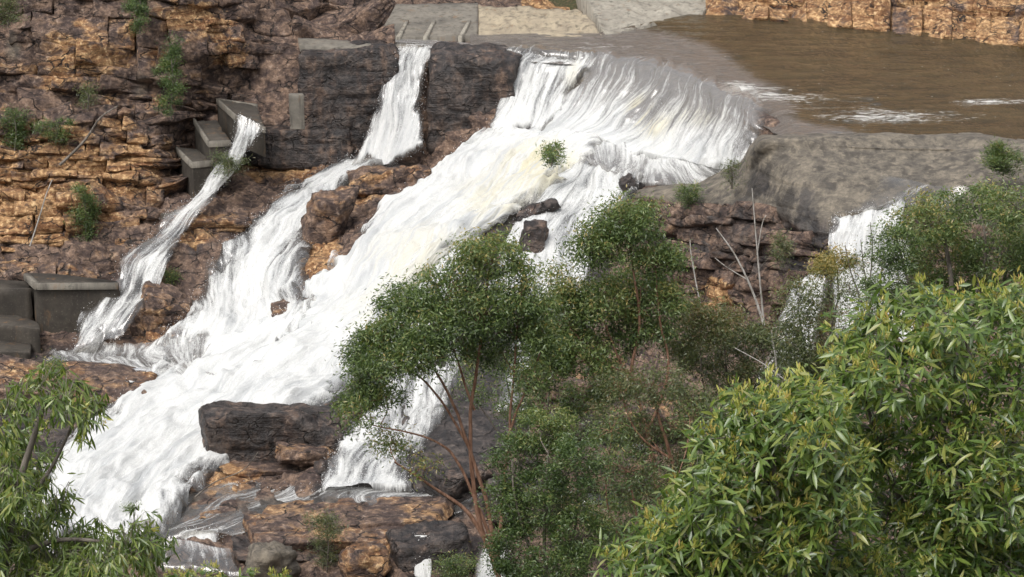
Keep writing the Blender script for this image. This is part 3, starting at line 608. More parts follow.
s1_ = prism('step', [(217, 99), (257, 105), (265, 128), (236, 116)], -2.9, 1.7, 'concrete_dark', st)
s2_ = prism('step', [(194, 119), (217, 120), (231, 141), (209, 142)], -3.7, 2.0, 'concrete_dark', st)
s3_ = prism('step', [(176, 147), (197, 149), (213, 161), (192, 163)], -4.8, 3.2, 'concrete_dark', st)
prism('step', [(196, 205), (168, 206), (160, 214), (186, 214)], -7.3, 3.0, 'concrete_dark', st)
prism('step', [(148, 238), (172, 236), (166, 246), (140, 246)], -8.4, 3.0, 'concrete_dark', st)
prism('step', [(126, 264), (160, 262), (150, 272), (120, 272)], -9.4, 2.2, 'concrete_dark', st)
prism('step', [(108, 288), (142, 286), (132, 296), (104, 297)], -10.3, 2.0, 'concrete_dark', st)
prism('step', [(88, 310), (122, 308), (112, 318), (81, 319)], -11.1, 2.0, 'concrete_dark', st)
def rimseg(a, b, z, w, h, mat, parent, name):
    p, q = at(*a, zY(a[1], z)), at(*b, zY(b[1], z)); d = unit(q-p); s = np.array([-d[1], d[0], 0])*w/2
    V = np.array([p-s, p+s, q+s, q-s]); V = np.concatenate([V+[0, 0, h], V-[0, 0, .3]])
    mk(name, V, np.array([[0, 3, 2, 1], [0, 1, 5, 4], [1, 2, 6, 5], [2, 3, 7, 6], [3, 0, 4, 7]]), M[mat], parent, smooth=False)
for a, b, z in [((217, 99), (236, 116), -2.9), ((217, 99), (257, 105), -2.9), ((236, 116), (265, 128), -2.9), ((194, 119), (209, 142), -3.7), ((209, 142), (231, 141), -3.7), ((176, 147), (192, 163), -4.8), ((192, 163), (213, 161), -4.8)]:
    rimseg(a, b, z, 0.12, 0.05, 'concrete', {-2.9: s1_, -3.7: s2_, -4.8: s3_}[z], 'rim')
wl = thing('concrete_wall', 'stained concrete retaining wall standing at the foot of the orange cliff', 'wall', at(70, 352, 119))
prism('wall_panel', [(25, 273), (50, 273), (119, 281), (119, 284), (37, 284)], -9.4, 4.6, 'concrete_dark', wl)
prism('wall_panel', [(-60, 276), (27, 281), (31, 288), (-60, 288)], -9.8, 3.4, 'concrete_dark', wl)
prism('ledge', [(-60, 309), (0, 309), (38, 322), (40, 329), (-60, 316)], -11.3, 2.2, 'concrete_dark', wl)
prism('ledge', [(-60, 337), (6, 336), (32, 344), (30, 352), (-60, 350)], -12.2, 1.2, 'concrete_dark', wl)
rimseg((26, 274), (37, 284), -9.35, 0.3, 0.05, 'concrete', wl, 'coping'); rimseg((37, 284), (118, 283.5), -9.35, 0.22, 0.04, 'concrete', wl, 'coping')
tag(prism('concrete_post', [(289, 93), (303, 93), (304, 95), (289, 95)], -1.5, 2.0, 'concrete', None), 'short square concrete post left of the big square rock block', 'post')
ap = thing('spillway_apron', 'sloping concrete apron with pale ribs at the far side of the weir', 'weir', at(480, 38, 146.5))
def slab(name, quad, mat, parent, th=0.5, n=(14, 40), noise=0.06, seed=3):
    q = np.array([at(*p) for p in quad]); a, b = np.linspace(0, 1, n[0])[:, None, None], np.linspace(0, 1, n[1])[None, :, None]
    P = (q[0]*(1-b)+q[1]*b)*(1-a)+(q[3]*(1-b)+q[2]*b)*a; P[..., 2] += noise*fbm(P*0.8, 4, seed)
    V = np.concatenate([P.reshape(-1, 3), P.reshape(-1, 3)-[0, 0, th]]); f = gridF(*n); m = n[0]*n[1]
    per = np.concatenate([np.arange(n[1]), np.arange(1, n[0])*n[1]+n[1]-1, (n[0]-1)*n[1]+np.arange(n[1]-2, -1, -1), np.arange(n[0]-2, 0, -1)*n[1]])
    s = np.stack([per, np.roll(per, -1), np.roll(per, -1)+m, per+m], -1)
    return mk(name, V, np.concatenate([f, s]), M[mat], parent)
slab('apron_panel', [(396, 4, 152.3), (478, 3, 152), (478, 37, 145.9), (378, 37, 145.6)], 'concrete', ap, 1.2)
slab('apron_panel', [(478.5, 4, 151.7), (582, 12, 150.5), (604, 37, 145.2), (478.5, 37, 145.7)], 'apron', ap, 1.2, (20, 60), 0.25, 8)
for x in (401, 428, 463):
    dx = 8
    slab('rib', [(x+5, 20, 148.6), (x+8, 20, 148.6), (x-1, 37, 145.2), (x-5, 37, 145.2)], 'concrete_pale', ap, .5, (4, 4), 0)
pb = slab('concrete_ramp', [(572, -30, 166), (720, -14, 160), (702, 17, 152.8), (606, 37, 145.3)], 'concrete_pale', None, 2.0, (30, 50), .25, 15)
tag(pb, 'smooth pale concrete ramp sloping to the pool behind the weir', 'ramp')
lipd = slab('concrete_lip', [(298, 38, 143.6), (426, 43, 143), (420, 49, 141.3), (300, 46, 141.3)], 'concrete', None, .35, (6, 40), .05, 5)
tag(lipd, 'thin concrete lip capping the big square rock block', 'slab')

# ------------------------------------------------------------------ water
def pool():
    xs = np.linspace(470, 1120, 300); t = np.linspace(0, 1, 140)
    far_ = np.interp(xs, [470, 600, 690, 720, 800, 880, 1024, 1120], [34, 32, 14, 15, 18, 27, 45, 56])
    near = np.interp(xs, [470, 520, 600, 650, 700, 745, 775, 790, 860, 950, 1000, 1120], [49, 54, 59.5, 68, 86.5, 107, 126, 138, 140, 138, 145, 167])
    PY = far_[None]+(near-far_)[None]*t[:, None]; PX = np.broadcast_to(xs, PY.shape)
    P = at(PX, PY, zY(PY, 0.0))
    foam = blob(PX, PY, [(740, 92, 60, 10, .20), (835, 108, 95, 18, .21), (770, 92, 60, 12, .08), (1000, 102, 60, 5, .34), (930, 118, 100, 8, .26), (700, 80, 60, 14, .26), (880, 97, 170, 24, .11), (560, 45, 100, 8, .24), (620, 52, 60, 10, .15)])-0.08
    P[..., 2] -= 0.42*ss(0.78, 1.0, np.broadcast_to(t[:, None], PY.shape))*ss(800, 770, PX)
    P[..., 2] += 0.05*fbm(P*np.array([.6, 1.5, 1]), 3, 3)+0.22*np.clip(foam, 0, 1)*fbm(P*np.array([.7, 1.6, 1]), 3, 5)
    o = mk('river_pool', P, gridF(*PY.shape), M['river'], attrs={'foam': foam, 'shallow': ss(0.15, 0.85, blob(PX, PY, [(520, 50, 160, 40, 1.0), (650, 70, 95, 30, .9), (735, 108, 70, 30, .9), (800, 136, 80, 14, .7)]))}); tag(o, kind='structure')
pool()
DROPS = []
def fall(lines, nu, nv, dens, lift=0.35, turb=0.12, cream=None, src=None, edge=0.10, label=None, name='waterfall', seed=1, sink=0.2, drops=1500, dsz=(0.005, 0.015), dout=0.5, eP=1.0, endf=.05, edw=2.4, milk=.06):
    """a sheet of falling water lofted through cross lines (upstream to downstream); points (px,py[,Y]) lie on the rock surface src"""
    t = np.linspace(0, 1, nu); R = []
    for ln in lines:
        a = np.array([tuple(p)+((np.nan,) if len(p) == 2 else ()) for p in ln], float); s = np.concatenate([[0], np.cumsum(np.hypot(*np.diff(a[:, :2], axis=0).T))]); s /= s[-1]
        q = [np.interp(t, s, a[:, i]) for i in (0, 1)]
        if np.isnan(a[:, 2]).any():
            P, N = src.look(q[0], q[1]); q.append(P[:, 1])
        else: q.append(np.interp(t, s, a[:, 2]))
        R.append(np.stack(q, -1))
    R = np.array(R); n = len(R); tv = np.linspace(0, n-1, nv); i = np.minimum(tv.astype(int), n-2); f = (tv-i)[:, None, None]
    p0, p1, p2, p3 = R[np.maximum(i-1, 0)], R[i], R[i+1], R[np.minimum(i+2, n-1)]
    Q = 0.5*((2*p1)+(-p0+p2)*f+(2*p0-5*p1+4*p2-p3)*f*f+(-p0+3*p1-3*p2+p3)*f**3); Q = 0.6*Q+0.4*(p1*(1-f)+p2*f)
    if src is not None and np.isnan(np.array([p[2] if len(p) > 2 else np.nan for ln in lines for p in ln])).all():
        P, N0 = src.look(Q[..., 0], Q[..., 1])
    else: P = at(Q[..., 0], Q[..., 1], Q[..., 2]); N0 = None
    du = np.gradient(P, axis=1); dv = np.gradient(P, axis=0); N = unit(np.cross(du, dv))
    flip = (N*(np.array([0, 0, CZ])-P)).sum(-1) < 0; N[flip] *= -1
    if N0 is not None: N = unit(N0+0.3*N)
    lu = np.concatenate([np.zeros((nv, 1)), np.cumsum(np.linalg.norm(np.diff(P, axis=1), axis=-1), 1)], 1)
    lu = lu-lu.mean(1, keepdims=True)*1.0
    lv = np.concatenate([np.zeros((1, nu)), np.cumsum(np.linalg.norm(np.diff(P, axis=0), axis=-1), 0)], 0); lv = np.broadcast_to(lv.mean(1, keepdims=True), lv.shape)
    wob = 0.5*fbm(np.stack([lu*.4, lv*.25, lu*0+seed], -1), 2, seed)
    flow = np.stack([lu+wob, lv, np.full_like(lu, seed*3.7)], -1)
    dn = np.interp(tv/(n-1), np.linspace(0, 1, len(dens)), dens)[:, None]
    U = np.broadcast_to(t, (nv, nu))
    en = 0.09*fbm(np.stack([lu*0.9, lv*.55, lu*0+seed+5], -1), 3, seed+7)*eP
    e = np.minimum(U+en, 1-U+en); ef = ss(-0.02, edge, e); vv = np.broadcast_to((tv/(n-1))[:, None], U.shape); ef = ef*ss(1.0, 1-endf, vv+en*.6); eD = ss(-0.01, edge*edw, e)*ss(1.0, 1-endf*1.5, vv+en*.6)*(0.35+.65*ss(0, .06, vv))
    tub = turb*(1.3*fbm(flow*np.array([.55, .16, 1]), 3, seed+1)+.8*fbm(flow*np.array([1.6, .45, 1]), 3, seed+4)+0.25*fbm(flow*np.array([4, 1.6, 1]), 2, seed+2))
    h = lift*ef-sink*(1-ef)+tub*(0.3+0.7*ef)+(low(P)*crest(P) if src is not None else 0)
    V = P+N*h[..., None]
    D_ = np.clip(dn*(.30*ef+.70*eD), 0, 1.3)
    cr = blob(Q[..., 0], Q[..., 1], cream) if cream else np.zeros((nv, nu))
    o = mk(name, V, gridF(nv, nu), M['white'], attrs={'flow': flow, 'dens': D_, 'cream': cr, 'milk': np.full((nv, nu), milk)+.0*cr})
    tag(o, label, None, None, 'structure')
    if drops:
        r = np.random.default_rng(seed+99); w = (np.clip(D_, 0.03, 1)*(1.15-ef)+0.10)*(dn > .3); w = w.ravel()/w.sum(); drops = int(drops*1.3); ii = r.choice(w.size, drops, p=w)
        ps = V.reshape(-1, 3)[ii]+N.reshape(-1, 3)[ii]*np.abs(r.normal(0, dout*.7, (drops, 1)))+r.normal(0, .08, (drops, 3))
        sz = r.uniform(*dsz, drops)*r.choice([1, 1, 1, 1.5], drops); DROPS.append((ps, sz))
    return o
# shallow sliding water on the weir crest
fall([[(300, 40), (360, 40), (420, 41), (475, 45)], [(390, 43), (410, 44), (430, 45), (478, 49)], [(392, 47), (414, 48), (440, 50), (480, 54)]], 60, 24, [.10, .16, .3], .10, .04, src=F, edge=.03, seed=31, drops=0, label='thin grey water sliding over the weir crest', eP=.3, milk=.3)
# main fall: crest to foot
fall([[(503, 50), (530, 50), (560, 53), (606, 57)], [(502, 62), (530, 59), (560, 62), (598, 70)], [(502, 72), (530, 66), (562, 68), (584, 76)], [(499, 100), (525, 98), (555, 98), (566, 104)], [(490, 138), (510, 138), (525, 138), (540, 136)]], 90, 80, [.12, .42, .50, .54, .8], .32, .10, [(575, 80, 10, 20, .3)], F, .08, 'lacy curtain fall at the left end of the weir crest', seed=22, drops=900, dout=.15)
fall([[(584, 51), (652, 57), (702, 75), (740, 93), (772, 111)], [(580, 61), (642, 68), (692, 85), (728, 102), (768, 122)], [(580, 80), (620, 82), (666, 96), (704, 110), (764, 133)], [(556, 100), (590, 100), (628, 113), (676, 127), (760, 149)], [(528, 122), (564, 122), (602, 131), (656, 144), (758, 165)], [(496, 142), (540, 143), (582, 147), (640, 157), (750, 177)]],
     190, 150, [.04, .11, .25, .44, .66, .95], .30, .14, [(645, 118, 13, 18, 1.0), (662, 128, 14, 12, .5), (700, 118, 26, 10, .35)], F, .04, 'broad white main fall spreading over the weir crest', milk=.34, eP=.35, seed=2, drops=1200, dout=.2)
# flat shelf to the right of the foot
fall([[(560, 140), (640, 147), (700, 154), (750, 158)], [(570, 152), (640, 160), (700, 170), (748, 172)], [(585, 164), (630, 176), (690, 184), (744, 180)], [(600, 172), (640, 190), (690, 192), (735, 186)]], 120, 46, [.75, .42, .30, .22], .22, .06, None, F, .05, 'grey foaming water on the flat rock shelf', milk=.3, seed=3, drops=400, dout=.15)
# great chute
fall([[(478, 134), (520, 134), (560, 140), (606, 150)], [(440, 160), (480, 162), (530, 165), (585, 168)], [(405, 190), (450, 195), (505, 200), (558, 190)],
      [(360, 228), (410, 228), (470, 225), (522, 216)], [(326, 268), (380, 270), (430, 265), (480, 238)], [(285, 308), (340, 320), (390, 315), (425, 285)],
      [(215, 345), (290, 360), (345, 365), (375, 345)], [(150, 372), (230, 392), (320, 402), (352, 395)], [(100, 405), (170, 425), (215, 432), (300, 424)], [(50, 450), (110, 470), (160, 482), (232, 468)], [(10, 500), (70, 515), (120, 522), (190, 505)], [(-40, 560), (40, 570), (100, 566), (165, 545)]],
     170, 330, [1.0, 1.2, 1.2, 1.2, 1.2, 1.2, 1.2, 1.15, 1.05, .95, .85, .7], 0.60, .22, [(545, 175, 40, 22, .8), (500, 210, 40, 25, .5), (430, 270, 60, 40, .35), (400, 320, 50, 40, .25)], F, .10, 'great white chute pouring diagonally down to the left', seed=4, drops=3000, dout=.3)
# sluice fall
fall([[(398, 47, 141.2), (418, 47, 141.2), (438, 49, 141.2)], [(390, 62, 140.3), (415, 64, 140.3), (428, 66, 140.2)], [(378, 95, 139.2), (405, 98, 139.2), (424, 98, 139.0)], [(366, 130, 138.4), (398, 132, 138.3), (423, 130, 138.0)], [(345, 165, 137.4), (385, 165, 137.2), (424, 152, 137.0)]],
     70, 90, [.40, .46, .55, .66, .9], .06, .10, None, None, .10, 'narrow fall dropping through the sluice between two dark blocks', seed=5, drops=1500, dout=.2)
# left cascade
fall([[(352, 160), (385, 166), (405, 164)], [(318, 178), (345, 184), (372, 178)], [(282, 196), (318, 196), (352, 193)], [(250, 222), (285, 222), (322, 216)], [(222, 252), (262, 256), (310, 252)], [(196, 290), (248, 296), (316, 292)], [(166, 330), (240, 330), (335, 318)], [(130, 358), (220, 352), (330, 345)]],
     110, 190, [.62, .56, .66, .62, .60, .62, .74, .9], .40, .20, None, F, .16, 'left white cascade fanning out over brown rock', seed=6, drops=3500, dout=.35, sink=.3)
# stepped stream
fall([[(236, 114, 133.2), (250, 120, 132.8), (264, 127, 132.4)], [(234, 130, 132.4), (244, 136, 132.3), (262, 134, 132.2)], [(226, 150, 132.2), (238, 154, 132.0), (250, 148, 132.2)], [(214, 168, 131.8), (226, 172, 131.6), (238, 166, 132)], [(198, 190, 131.2), (208, 194, 131.0), (220, 188, 131.4)], [(160, 213, 129.6), (182, 215, 129.5), (206, 206, 130)], [(152, 232, 128.4), (168, 240, 128.2), (182, 236, 128.4)], [(118, 260, 126.0), (146, 262, 125.7), (170, 256, 126)], [(106, 286, 124.6), (128, 292, 124.2), (158, 288, 124.2)], [(80, 312, 122.9), (106, 316, 122.4), (142, 308, 122.2)], [(66, 352, 120.6), (88, 354, 120.4), (112, 346, 120.4)]],
     50, 210, [.42, .46, .42, .42, .52, .44, .36, .42, .36, .42, .55], .06, .12, None, None, .12, 'thin stream splashing down the concrete steps at left', seed=7, drops=1600, dout=.2)
fall([[(128, 296), (145, 292), (160, 288)], [(110, 320), (122, 322), (134, 314)], [(76, 352), (92, 354), (100, 346)]], 20, 50, [.55, .6, .7], .12, .06, None, F, .2, 'side trickle beside the brown rock mound', seed=17, drops=200, dout=.1)
# rapids under the cliff
fall([[(60, 346), (150, 346), (230, 338), (300, 330)], [(40, 358), (150, 362), (240, 358), (310, 350)], [(60, 364), (160, 374), (240, 380), (320, 370)], [(165, 384), (200, 398), (240, 405), (330, 395)], [(172, 402), (185, 418), (230, 425), (330, 410)]], 120, 60, [.40, .32, .34, .55, .75], .20, .14, None, F, .05, 'grey rapids swirling below the retaining wall', milk=.22, seed=8, drops=500, dout=.15)
# second fall, right of the great chute
fall([[(556, 162), (600, 166), (646, 184)], [(540, 185), (580, 192), (640, 200)], [(520, 212), (560, 220), (612, 225)], [(505, 235), (545, 245), (600, 250)], [(490, 268), (535, 275), (600, 285)], [(470, 300), (525, 310), (600, 325)]],
     110, 130, [.50, .54, .52, .58, .64, .6], .26, .16, None, F, .07, 'second white fall stepping over dark ribs above the gum tree', seed=9, drops=2200, dout=.25)
fall([[(420, 240), (450, 236), (482, 240)], [(390, 310), (430, 300), (472, 318)], [(372, 370), (410, 365), (462, 375)], [(352, 420), (400, 425), (448, 420)], [(338, 450), (390, 450), (425, 450)]], 80, 130, [.8, .7, .46, .42, .46], .26, .18, None, F, .08, 'white water half hidden behind the spreading gum tree', seed=10, drops=1500, dout=.25)
# small lacy fall and the wet shelf
fall([[(338, 440), (370, 438), (410, 440)], [(326, 458), (362, 456), (412, 456)], [(318, 478), (360, 476), (412, 474)], [(312, 497), (360, 498), (412, 496)]], 60, 60, [.62, .46, .44, .7], .3, .10, None, F, .08, 'small lacy fall beside the wet rounded boulder', seed=11, drops=1200, dout=.2)
fall([[(250, 478), (330, 490), (480, 494)], [(170, 498), (300, 502), (490, 504)], [(150, 520), (280, 514), (480, 512)], [(150, 540), (225, 532), (330, 518)]], 100, 50, [.36, .20, .15, .25], .07, .03, None, F, .05, 'shallow sheet of water on the wet shelf', seed=12, drops=200, dout=.1)
fall([[(178, 530, 95.3), (200, 532, 95.1), (226, 528, 95.2)], [(180, 537, 94.9), (202, 538, 94.7), (224, 535, 94.8)], [(182, 552, 94.3), (202, 552, 94.1), (222, 550, 94.3)]], 40, 30, [.62, .6, .7], .05, .05, None, None, .1, 'tiny fall off the shelf at lower left', seed=13, drops=300, dout=.08)
fall([[(150, 548), (200, 550), (235, 552)], [(150, 560), (200, 562), (240, 566)], [(150, 572), (220, 576), (250, 580)]], 40, 20, [.5, .22, .12], .3, .03, None, F, .1, 'small pool below the tiny fall', seed=14, drops=0)
fall([[(412, 536, 91.9), (424, 536, 91.7), (436, 537, 91.8)], [(412, 556, 91.2), (424, 558, 91.0), (434, 557, 91.1)], [(412, 577, 90.5), (424, 580, 90.2), (434, 578, 90.4)]], 24, 30, [.5, .6, .7], .05, .04, None, None, .15, 'trickle over the dark tilted slab', seed=15, drops=150, dout=.06)
fall([[(478, 548, 91.5), (495, 550, 91.5), (512, 548, 91.5)], [(474, 575, 90.3), (492, 577, 90.3), (508, 575, 90.3)], [(470, 600, 89), (490, 600, 89), (506, 600, 89)]], 24, 30, [.7, .8, .8], .05, .06, None, None, .15, 'white gush at the foot of the orange trunks', seed=16, drops=200, dout=.1)
# right-hand fall
fall([[(832, 214, 110.7), (868, 200, 111.4), (905, 192, 111.8)], [(831, 219, 110.1), (868, 214, 110.2), (905, 212, 110.4)], [(829, 232, 109.4), (868, 228, 109.4), (908, 226, 109.8)], [(828, 262, 108.6), (866, 262, 108.5), (910, 262, 109)], [(834, 310, 107.6), (868, 312, 107.4), (915, 312, 108)], [(820, 350, 106), (868, 352, 106), (915, 350, 106)]],
     80, 110, [.12, .62, .72, .74, .70, .66], .05, .14, None, None, .05, 'right hand fall dropping off the rock shoulder', seed=18, drops=1500, dout=.15)
fall([[(786, 288, 110.2), (812, 272, 109.8), (832, 272, 109.2)], [(780, 310, 109), (805, 306, 108.6), (826, 306, 108.4)], [(765, 350, 107.5), (790, 352, 107.4), (815, 350, 107)], [(752, 400, 105), (780, 405, 105), (800, 400, 105)]], 50, 90, [.6, .55, .5, .45], .05, .14, None, None, .12, 'lower right cascade glimpsed through thin trees', seed=19, drops=600, dout=.15)
fall([[(880, 176), (930, 186), (985, 186)], [(870, 196), (900, 200), (950, 205)], [(832, 218), (868, 212), (910, 208)]], 50, 30, [.08, .09, .1], .10, .03, None, G, .1, 'thin dark water sheet feeding the right hand fall', seed=20, drops=0)
fall([[(590, 430), (620, 425), (660, 430)], [(585, 465), (620, 465), (650, 468)], [(570, 500), (610, 505), (640, 505)]], 40, 50, [.5, .55, .5], .2, .12, None, F, .2, 'small white trickle behind the dark bush', seed=21, drops=100, dout=.1)
ps = np.concatenate([d[0] for d in DROPS]); sz = np.concatenate([d[1] for d in DROPS])
tet = np.array([[1, 1, 1], [1, -1, -1], [-1, 1, -1], [-1, -1, 1]])*np.array([.7, .7, 1.0])
V = ps[:, None]+tet[None]*sz[:, None, None]; b4 = (np.arange(len(ps))*4)[:, None, None]
fall([[(505, 345), (525, 340), (545, 345)], [(500, 375), (522, 372), (540, 378)], [(490, 410), (512, 408), (535, 412)]], 30, 40, [.5, .45, .45], .2, .1, None, F, .2, 'white trickle seen through the crown of the spreading gum', seed=41, drops=0)
tag(mk('spray', V, (np.array([[0, 1, 2], [0, 3, 1], [0, 2, 3], [1, 3, 2]])[None]+b4).reshape(-1, 3), M['drop']), 'white spray drops flying off the falls', None, None, 'stuff')

# ------------------------------------------------------------------ plants
def tube(path, rad, sides=6):
    P = np.asarray(path, float); n = len(P); T = unit(np.gradient(P, axis=0)); a = np.array([0.3, 1, 0.2]); X = unit(np.cross(T, a)); Yv = np.cross(T, X)
    th = np.linspace(0, 2*math.pi, sides, endpoint=False); R = np.asarray(rad)[:, None, None]
    V = P[:, None]+R*(X[:, None]*np.cos(th)[None, :, None]+Yv[:, None]*np.sin(th)[None, :, None])
    q = np.arange(n*sides).reshape(n, sides); r = np.roll(q, -1, 1)
    return V.reshape(-1, 3), np.stack([q[:-1], r[:-1], r[1:], q[1:]], -1).reshape(-1, 4)
def smoothpath(pts, n):
    P = np.asarray(pts, float); k = len(P); t = np.linspace(0, k-1, n); i = np.minimum(t.astype(int), k-2); f = (t-i)[:, None]
    p0, p1, p2, p3 = P[np.maximum(i-1, 0)], P[i], P[i+1], P[np.minimum(i+2, k-1)]
    return 0.5*((2*p1)+(-p0+p2)*f+(2*p0-5*p1+4*p2-p3)*f*f+(-p0+3*p1-3*p2+p3)*f**3)
def join(parts):
    V, Fq, o = [], [], 0
    for v, f in parts: V.append(v); Fq.append(f+o); o += len(v)
    return np.concatenate(V), np.concatenate(Fq)
def leaves_lo(P, d, L, Wd, r):
    """two-triangle blades"""
    s = unit(np.cross(d, r.normal(0, 1, d.shape))); m = P+d*(L*0.45)[:, None]
    V = np.stack([P, m+s*Wd[:, None]/2, P+d*L[:, None], m-s*Wd[:, None]/2], 1)
    q = (np.arange(len(P))*4)[:, None]
    return V.reshape(-1, 3), (q+np.array([[0, 1, 2, 3]]))
ST = [(.25, .75), (.5, 1.0), (.78, .62)]
def leaves_hi(P, d, s, nrm, L, Wd, curl, fold=0.25):
    """curved blades folded along the midrib, 12 triangles each"""
    n = len(P); rows = [P]
    for t, w in ST:
        m = P+d*(L*t)[:, None]-nrm*(curl*L*t*t)[:, None]
        e = s*(Wd*w/2)[:, None]; u = nrm*(Wd*w*fold/2)[:, None]
        rows += [m+e+u, m, m-e+u]
    rows.append(P+d*L[:, None]-nrm*(curl*L)[:, None])
    V = np.stack(rows, 1); q = (np.arange(n)*11)[:, None, None]
    f = [[0, 2, 1], [0, 3, 2]]
    for k in (1, 4): f += [[k, k+1, k+4], [k, k+4, k+3], [k+1, k+2, k+5], [k+1, k+5, k+4]]
    f += [[7, 8, 10], [8, 9, 10]]
    return V.reshape(-1, 3), (q+np.array(f)[None]).reshape(-1, 3)

def gum(name, label, cat, base, trunks, clumps, nleaf, leaf=(.13, .032), mat='gum', bark_='bark_red', seed=1, droop=0.7, tuft=0.25, depth=1.0, group=None, alt=None, twig=.012, upw=0.0, tufts=34):
    """a tree: tapered trunks, limbs reaching each foliage clump, twigs, and leaf tufts through the crown's volume"""
    r = np.random.default_rng(seed); bx, by, bY = base; root = thing(name, label, cat, at(bx, by, bY), group or ('gum trees around the falls' if cat == 'tree' else 'shrubs on the cliffs and ledges')); k = mpp(bY)
    nodes = []
    for ti, tr in enumerate(trunks):
        pts = np.array([at(p[0], p[1], bY+(p[2] if len(p) > 2 else 0)) for p in tr['p']]); n = 10+6*len(pts); path = smoothpath(pts, n); path += 0.04*fbm(path*0.9, 2, seed+ti)[:, None]*np.array([1, 1, 0])
        w0, w1 = tr['w']; rad = np.linspace(w0, w1, n)*k/2
        v, f = tube(path, rad, 8); mk('trunk' if ti == 0 else 'branch', v, f, M[tr.get('m', bark_)], root)
        nodes += [(path[i], rad[i]) for i in range(2, n)]
    NP = np.array([p for p, _ in nodes]) if nodes else None
    tw = []; LP, LD, LR, alt_i = [], [], [], []
    area = sum(c[2]*c[3] for c in clumps)
    for ci, c in enumerate(clumps):
        px, py, rx, ry = c[:4]; wgt = c[4] if len(c) > 4 else 1.0; yel = c[5] if len(c) > 5 else 0.0
        dY = r.normal(0, depth*0.8); C0 = at(px, py, bY+dY); Rm = .90*np.array([rx*k, (rx+ry)/2*k*depth*.9, ry*k])
        if NP is not None:
            dd = np.linalg.norm(NP-C0, axis=1)+np.maximum(0, NP[:, 2]-C0[2]+.2*ry*k)*3; j = int(np.argmin(dd)); s0, r0 = nodes[j]
            mid = (s0+C0)/2+np.array([0, 0, .10*np.linalg.norm(C0-s0)])+r.normal(0, .08, 3); pth = smoothpath([s0, mid, C0+np.array([0, 0, Rm[2]*.3])], 9)
            v, f = tube(pth, np.linspace(max(min(r0*.7, 3*twig), twig*1.5), twig, 9), 5); tw.append((v, f))
        nt_ = max(5, int(tufts*rx*ry/900)); q = unit(r.normal(0, 1, (nt_, 3)))*(r.uniform(.35, 1.0, (nt_, 1))**.45); q[:, 2] = np.where(q[:, 2] < -.4, q[:, 2]*.7, q[:, 2])
        tc = C0+q*Rm+.12*Rm.mean()*r.normal(0, 1, (nt_, 3))
        for t_ in tc[:max(6, nt_//2)]:
            st_ = C0+np.array([0, 0, -.1*Rm[2]]); m_ = (st_+t_)/2+r.normal(0, .06, 3)
            v, f = tube(smoothpath([st_, m_, t_], 5), np.linspace(twig, twig*.4, 5), 4); tw.append((v, f))
        nl = int(1.60*nleaf*wgt*rx*ry/area); ti_ = r.integers(0, nt_, nl); g = r.normal(0, 1, (nl, 3))*np.array([1, 1, .75])*tuft*(0.6+.8*r.random((nt_, 1))[ti_])
        tone = r.normal(0, .10, nt_); ct = r.normal(0, .07)
        LP.append(tc[ti_]+g); d = r.normal(0, 1, (nl, 3)); d[:, 2] = d[:, 2]*.6-droop+upw; LD.append(unit(d))
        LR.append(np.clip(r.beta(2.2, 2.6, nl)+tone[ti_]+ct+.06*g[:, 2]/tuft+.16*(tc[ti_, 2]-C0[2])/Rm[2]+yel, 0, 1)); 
    P, d, rn = np.concatenate(LP), np.concatenate(LD), np.concatenate(LR); n = len(P)
    L = 1.12*leaf[0]*r.uniform(.6, 1.35, n); Wd = 1.12*leaf[1]*r.uniform(.7, 1.3, n)
    v, f = leaves_lo(P, d, L, Wd, r); tag(mk('foliage', v, f, M[mat], root, {'rnd': np.repeat(rn, 4)}, smooth=False), kind='stuff')
    if tw: v, f = join(tw); tag(mk('twigs', v, f, M[bark_], root), kind='stuff')
    return root

T = lambda *p, w=(6, 2), m=None: {'p': list(p), 'w': w, **({'m': m} if m else {})}
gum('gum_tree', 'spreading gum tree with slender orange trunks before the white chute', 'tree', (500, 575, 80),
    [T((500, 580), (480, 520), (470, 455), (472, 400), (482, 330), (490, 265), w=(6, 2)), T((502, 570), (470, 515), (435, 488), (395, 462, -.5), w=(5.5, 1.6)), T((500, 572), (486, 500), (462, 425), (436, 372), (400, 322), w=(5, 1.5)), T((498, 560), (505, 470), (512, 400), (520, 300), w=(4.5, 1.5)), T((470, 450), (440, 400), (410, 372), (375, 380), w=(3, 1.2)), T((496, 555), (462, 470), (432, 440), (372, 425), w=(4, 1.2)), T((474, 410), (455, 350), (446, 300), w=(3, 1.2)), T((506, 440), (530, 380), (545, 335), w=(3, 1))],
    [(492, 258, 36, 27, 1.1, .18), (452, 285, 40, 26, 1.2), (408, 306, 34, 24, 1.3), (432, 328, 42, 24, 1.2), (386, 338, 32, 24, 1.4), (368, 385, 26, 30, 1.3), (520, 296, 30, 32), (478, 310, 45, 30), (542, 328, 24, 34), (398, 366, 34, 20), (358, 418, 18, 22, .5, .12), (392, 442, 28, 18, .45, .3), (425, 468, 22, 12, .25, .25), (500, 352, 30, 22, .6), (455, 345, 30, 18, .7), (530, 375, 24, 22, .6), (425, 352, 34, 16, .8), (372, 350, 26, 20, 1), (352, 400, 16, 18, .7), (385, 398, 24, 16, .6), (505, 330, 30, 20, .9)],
    36000, (.15, .042), 'gum', 'bark_red', 11, depth=1.0)
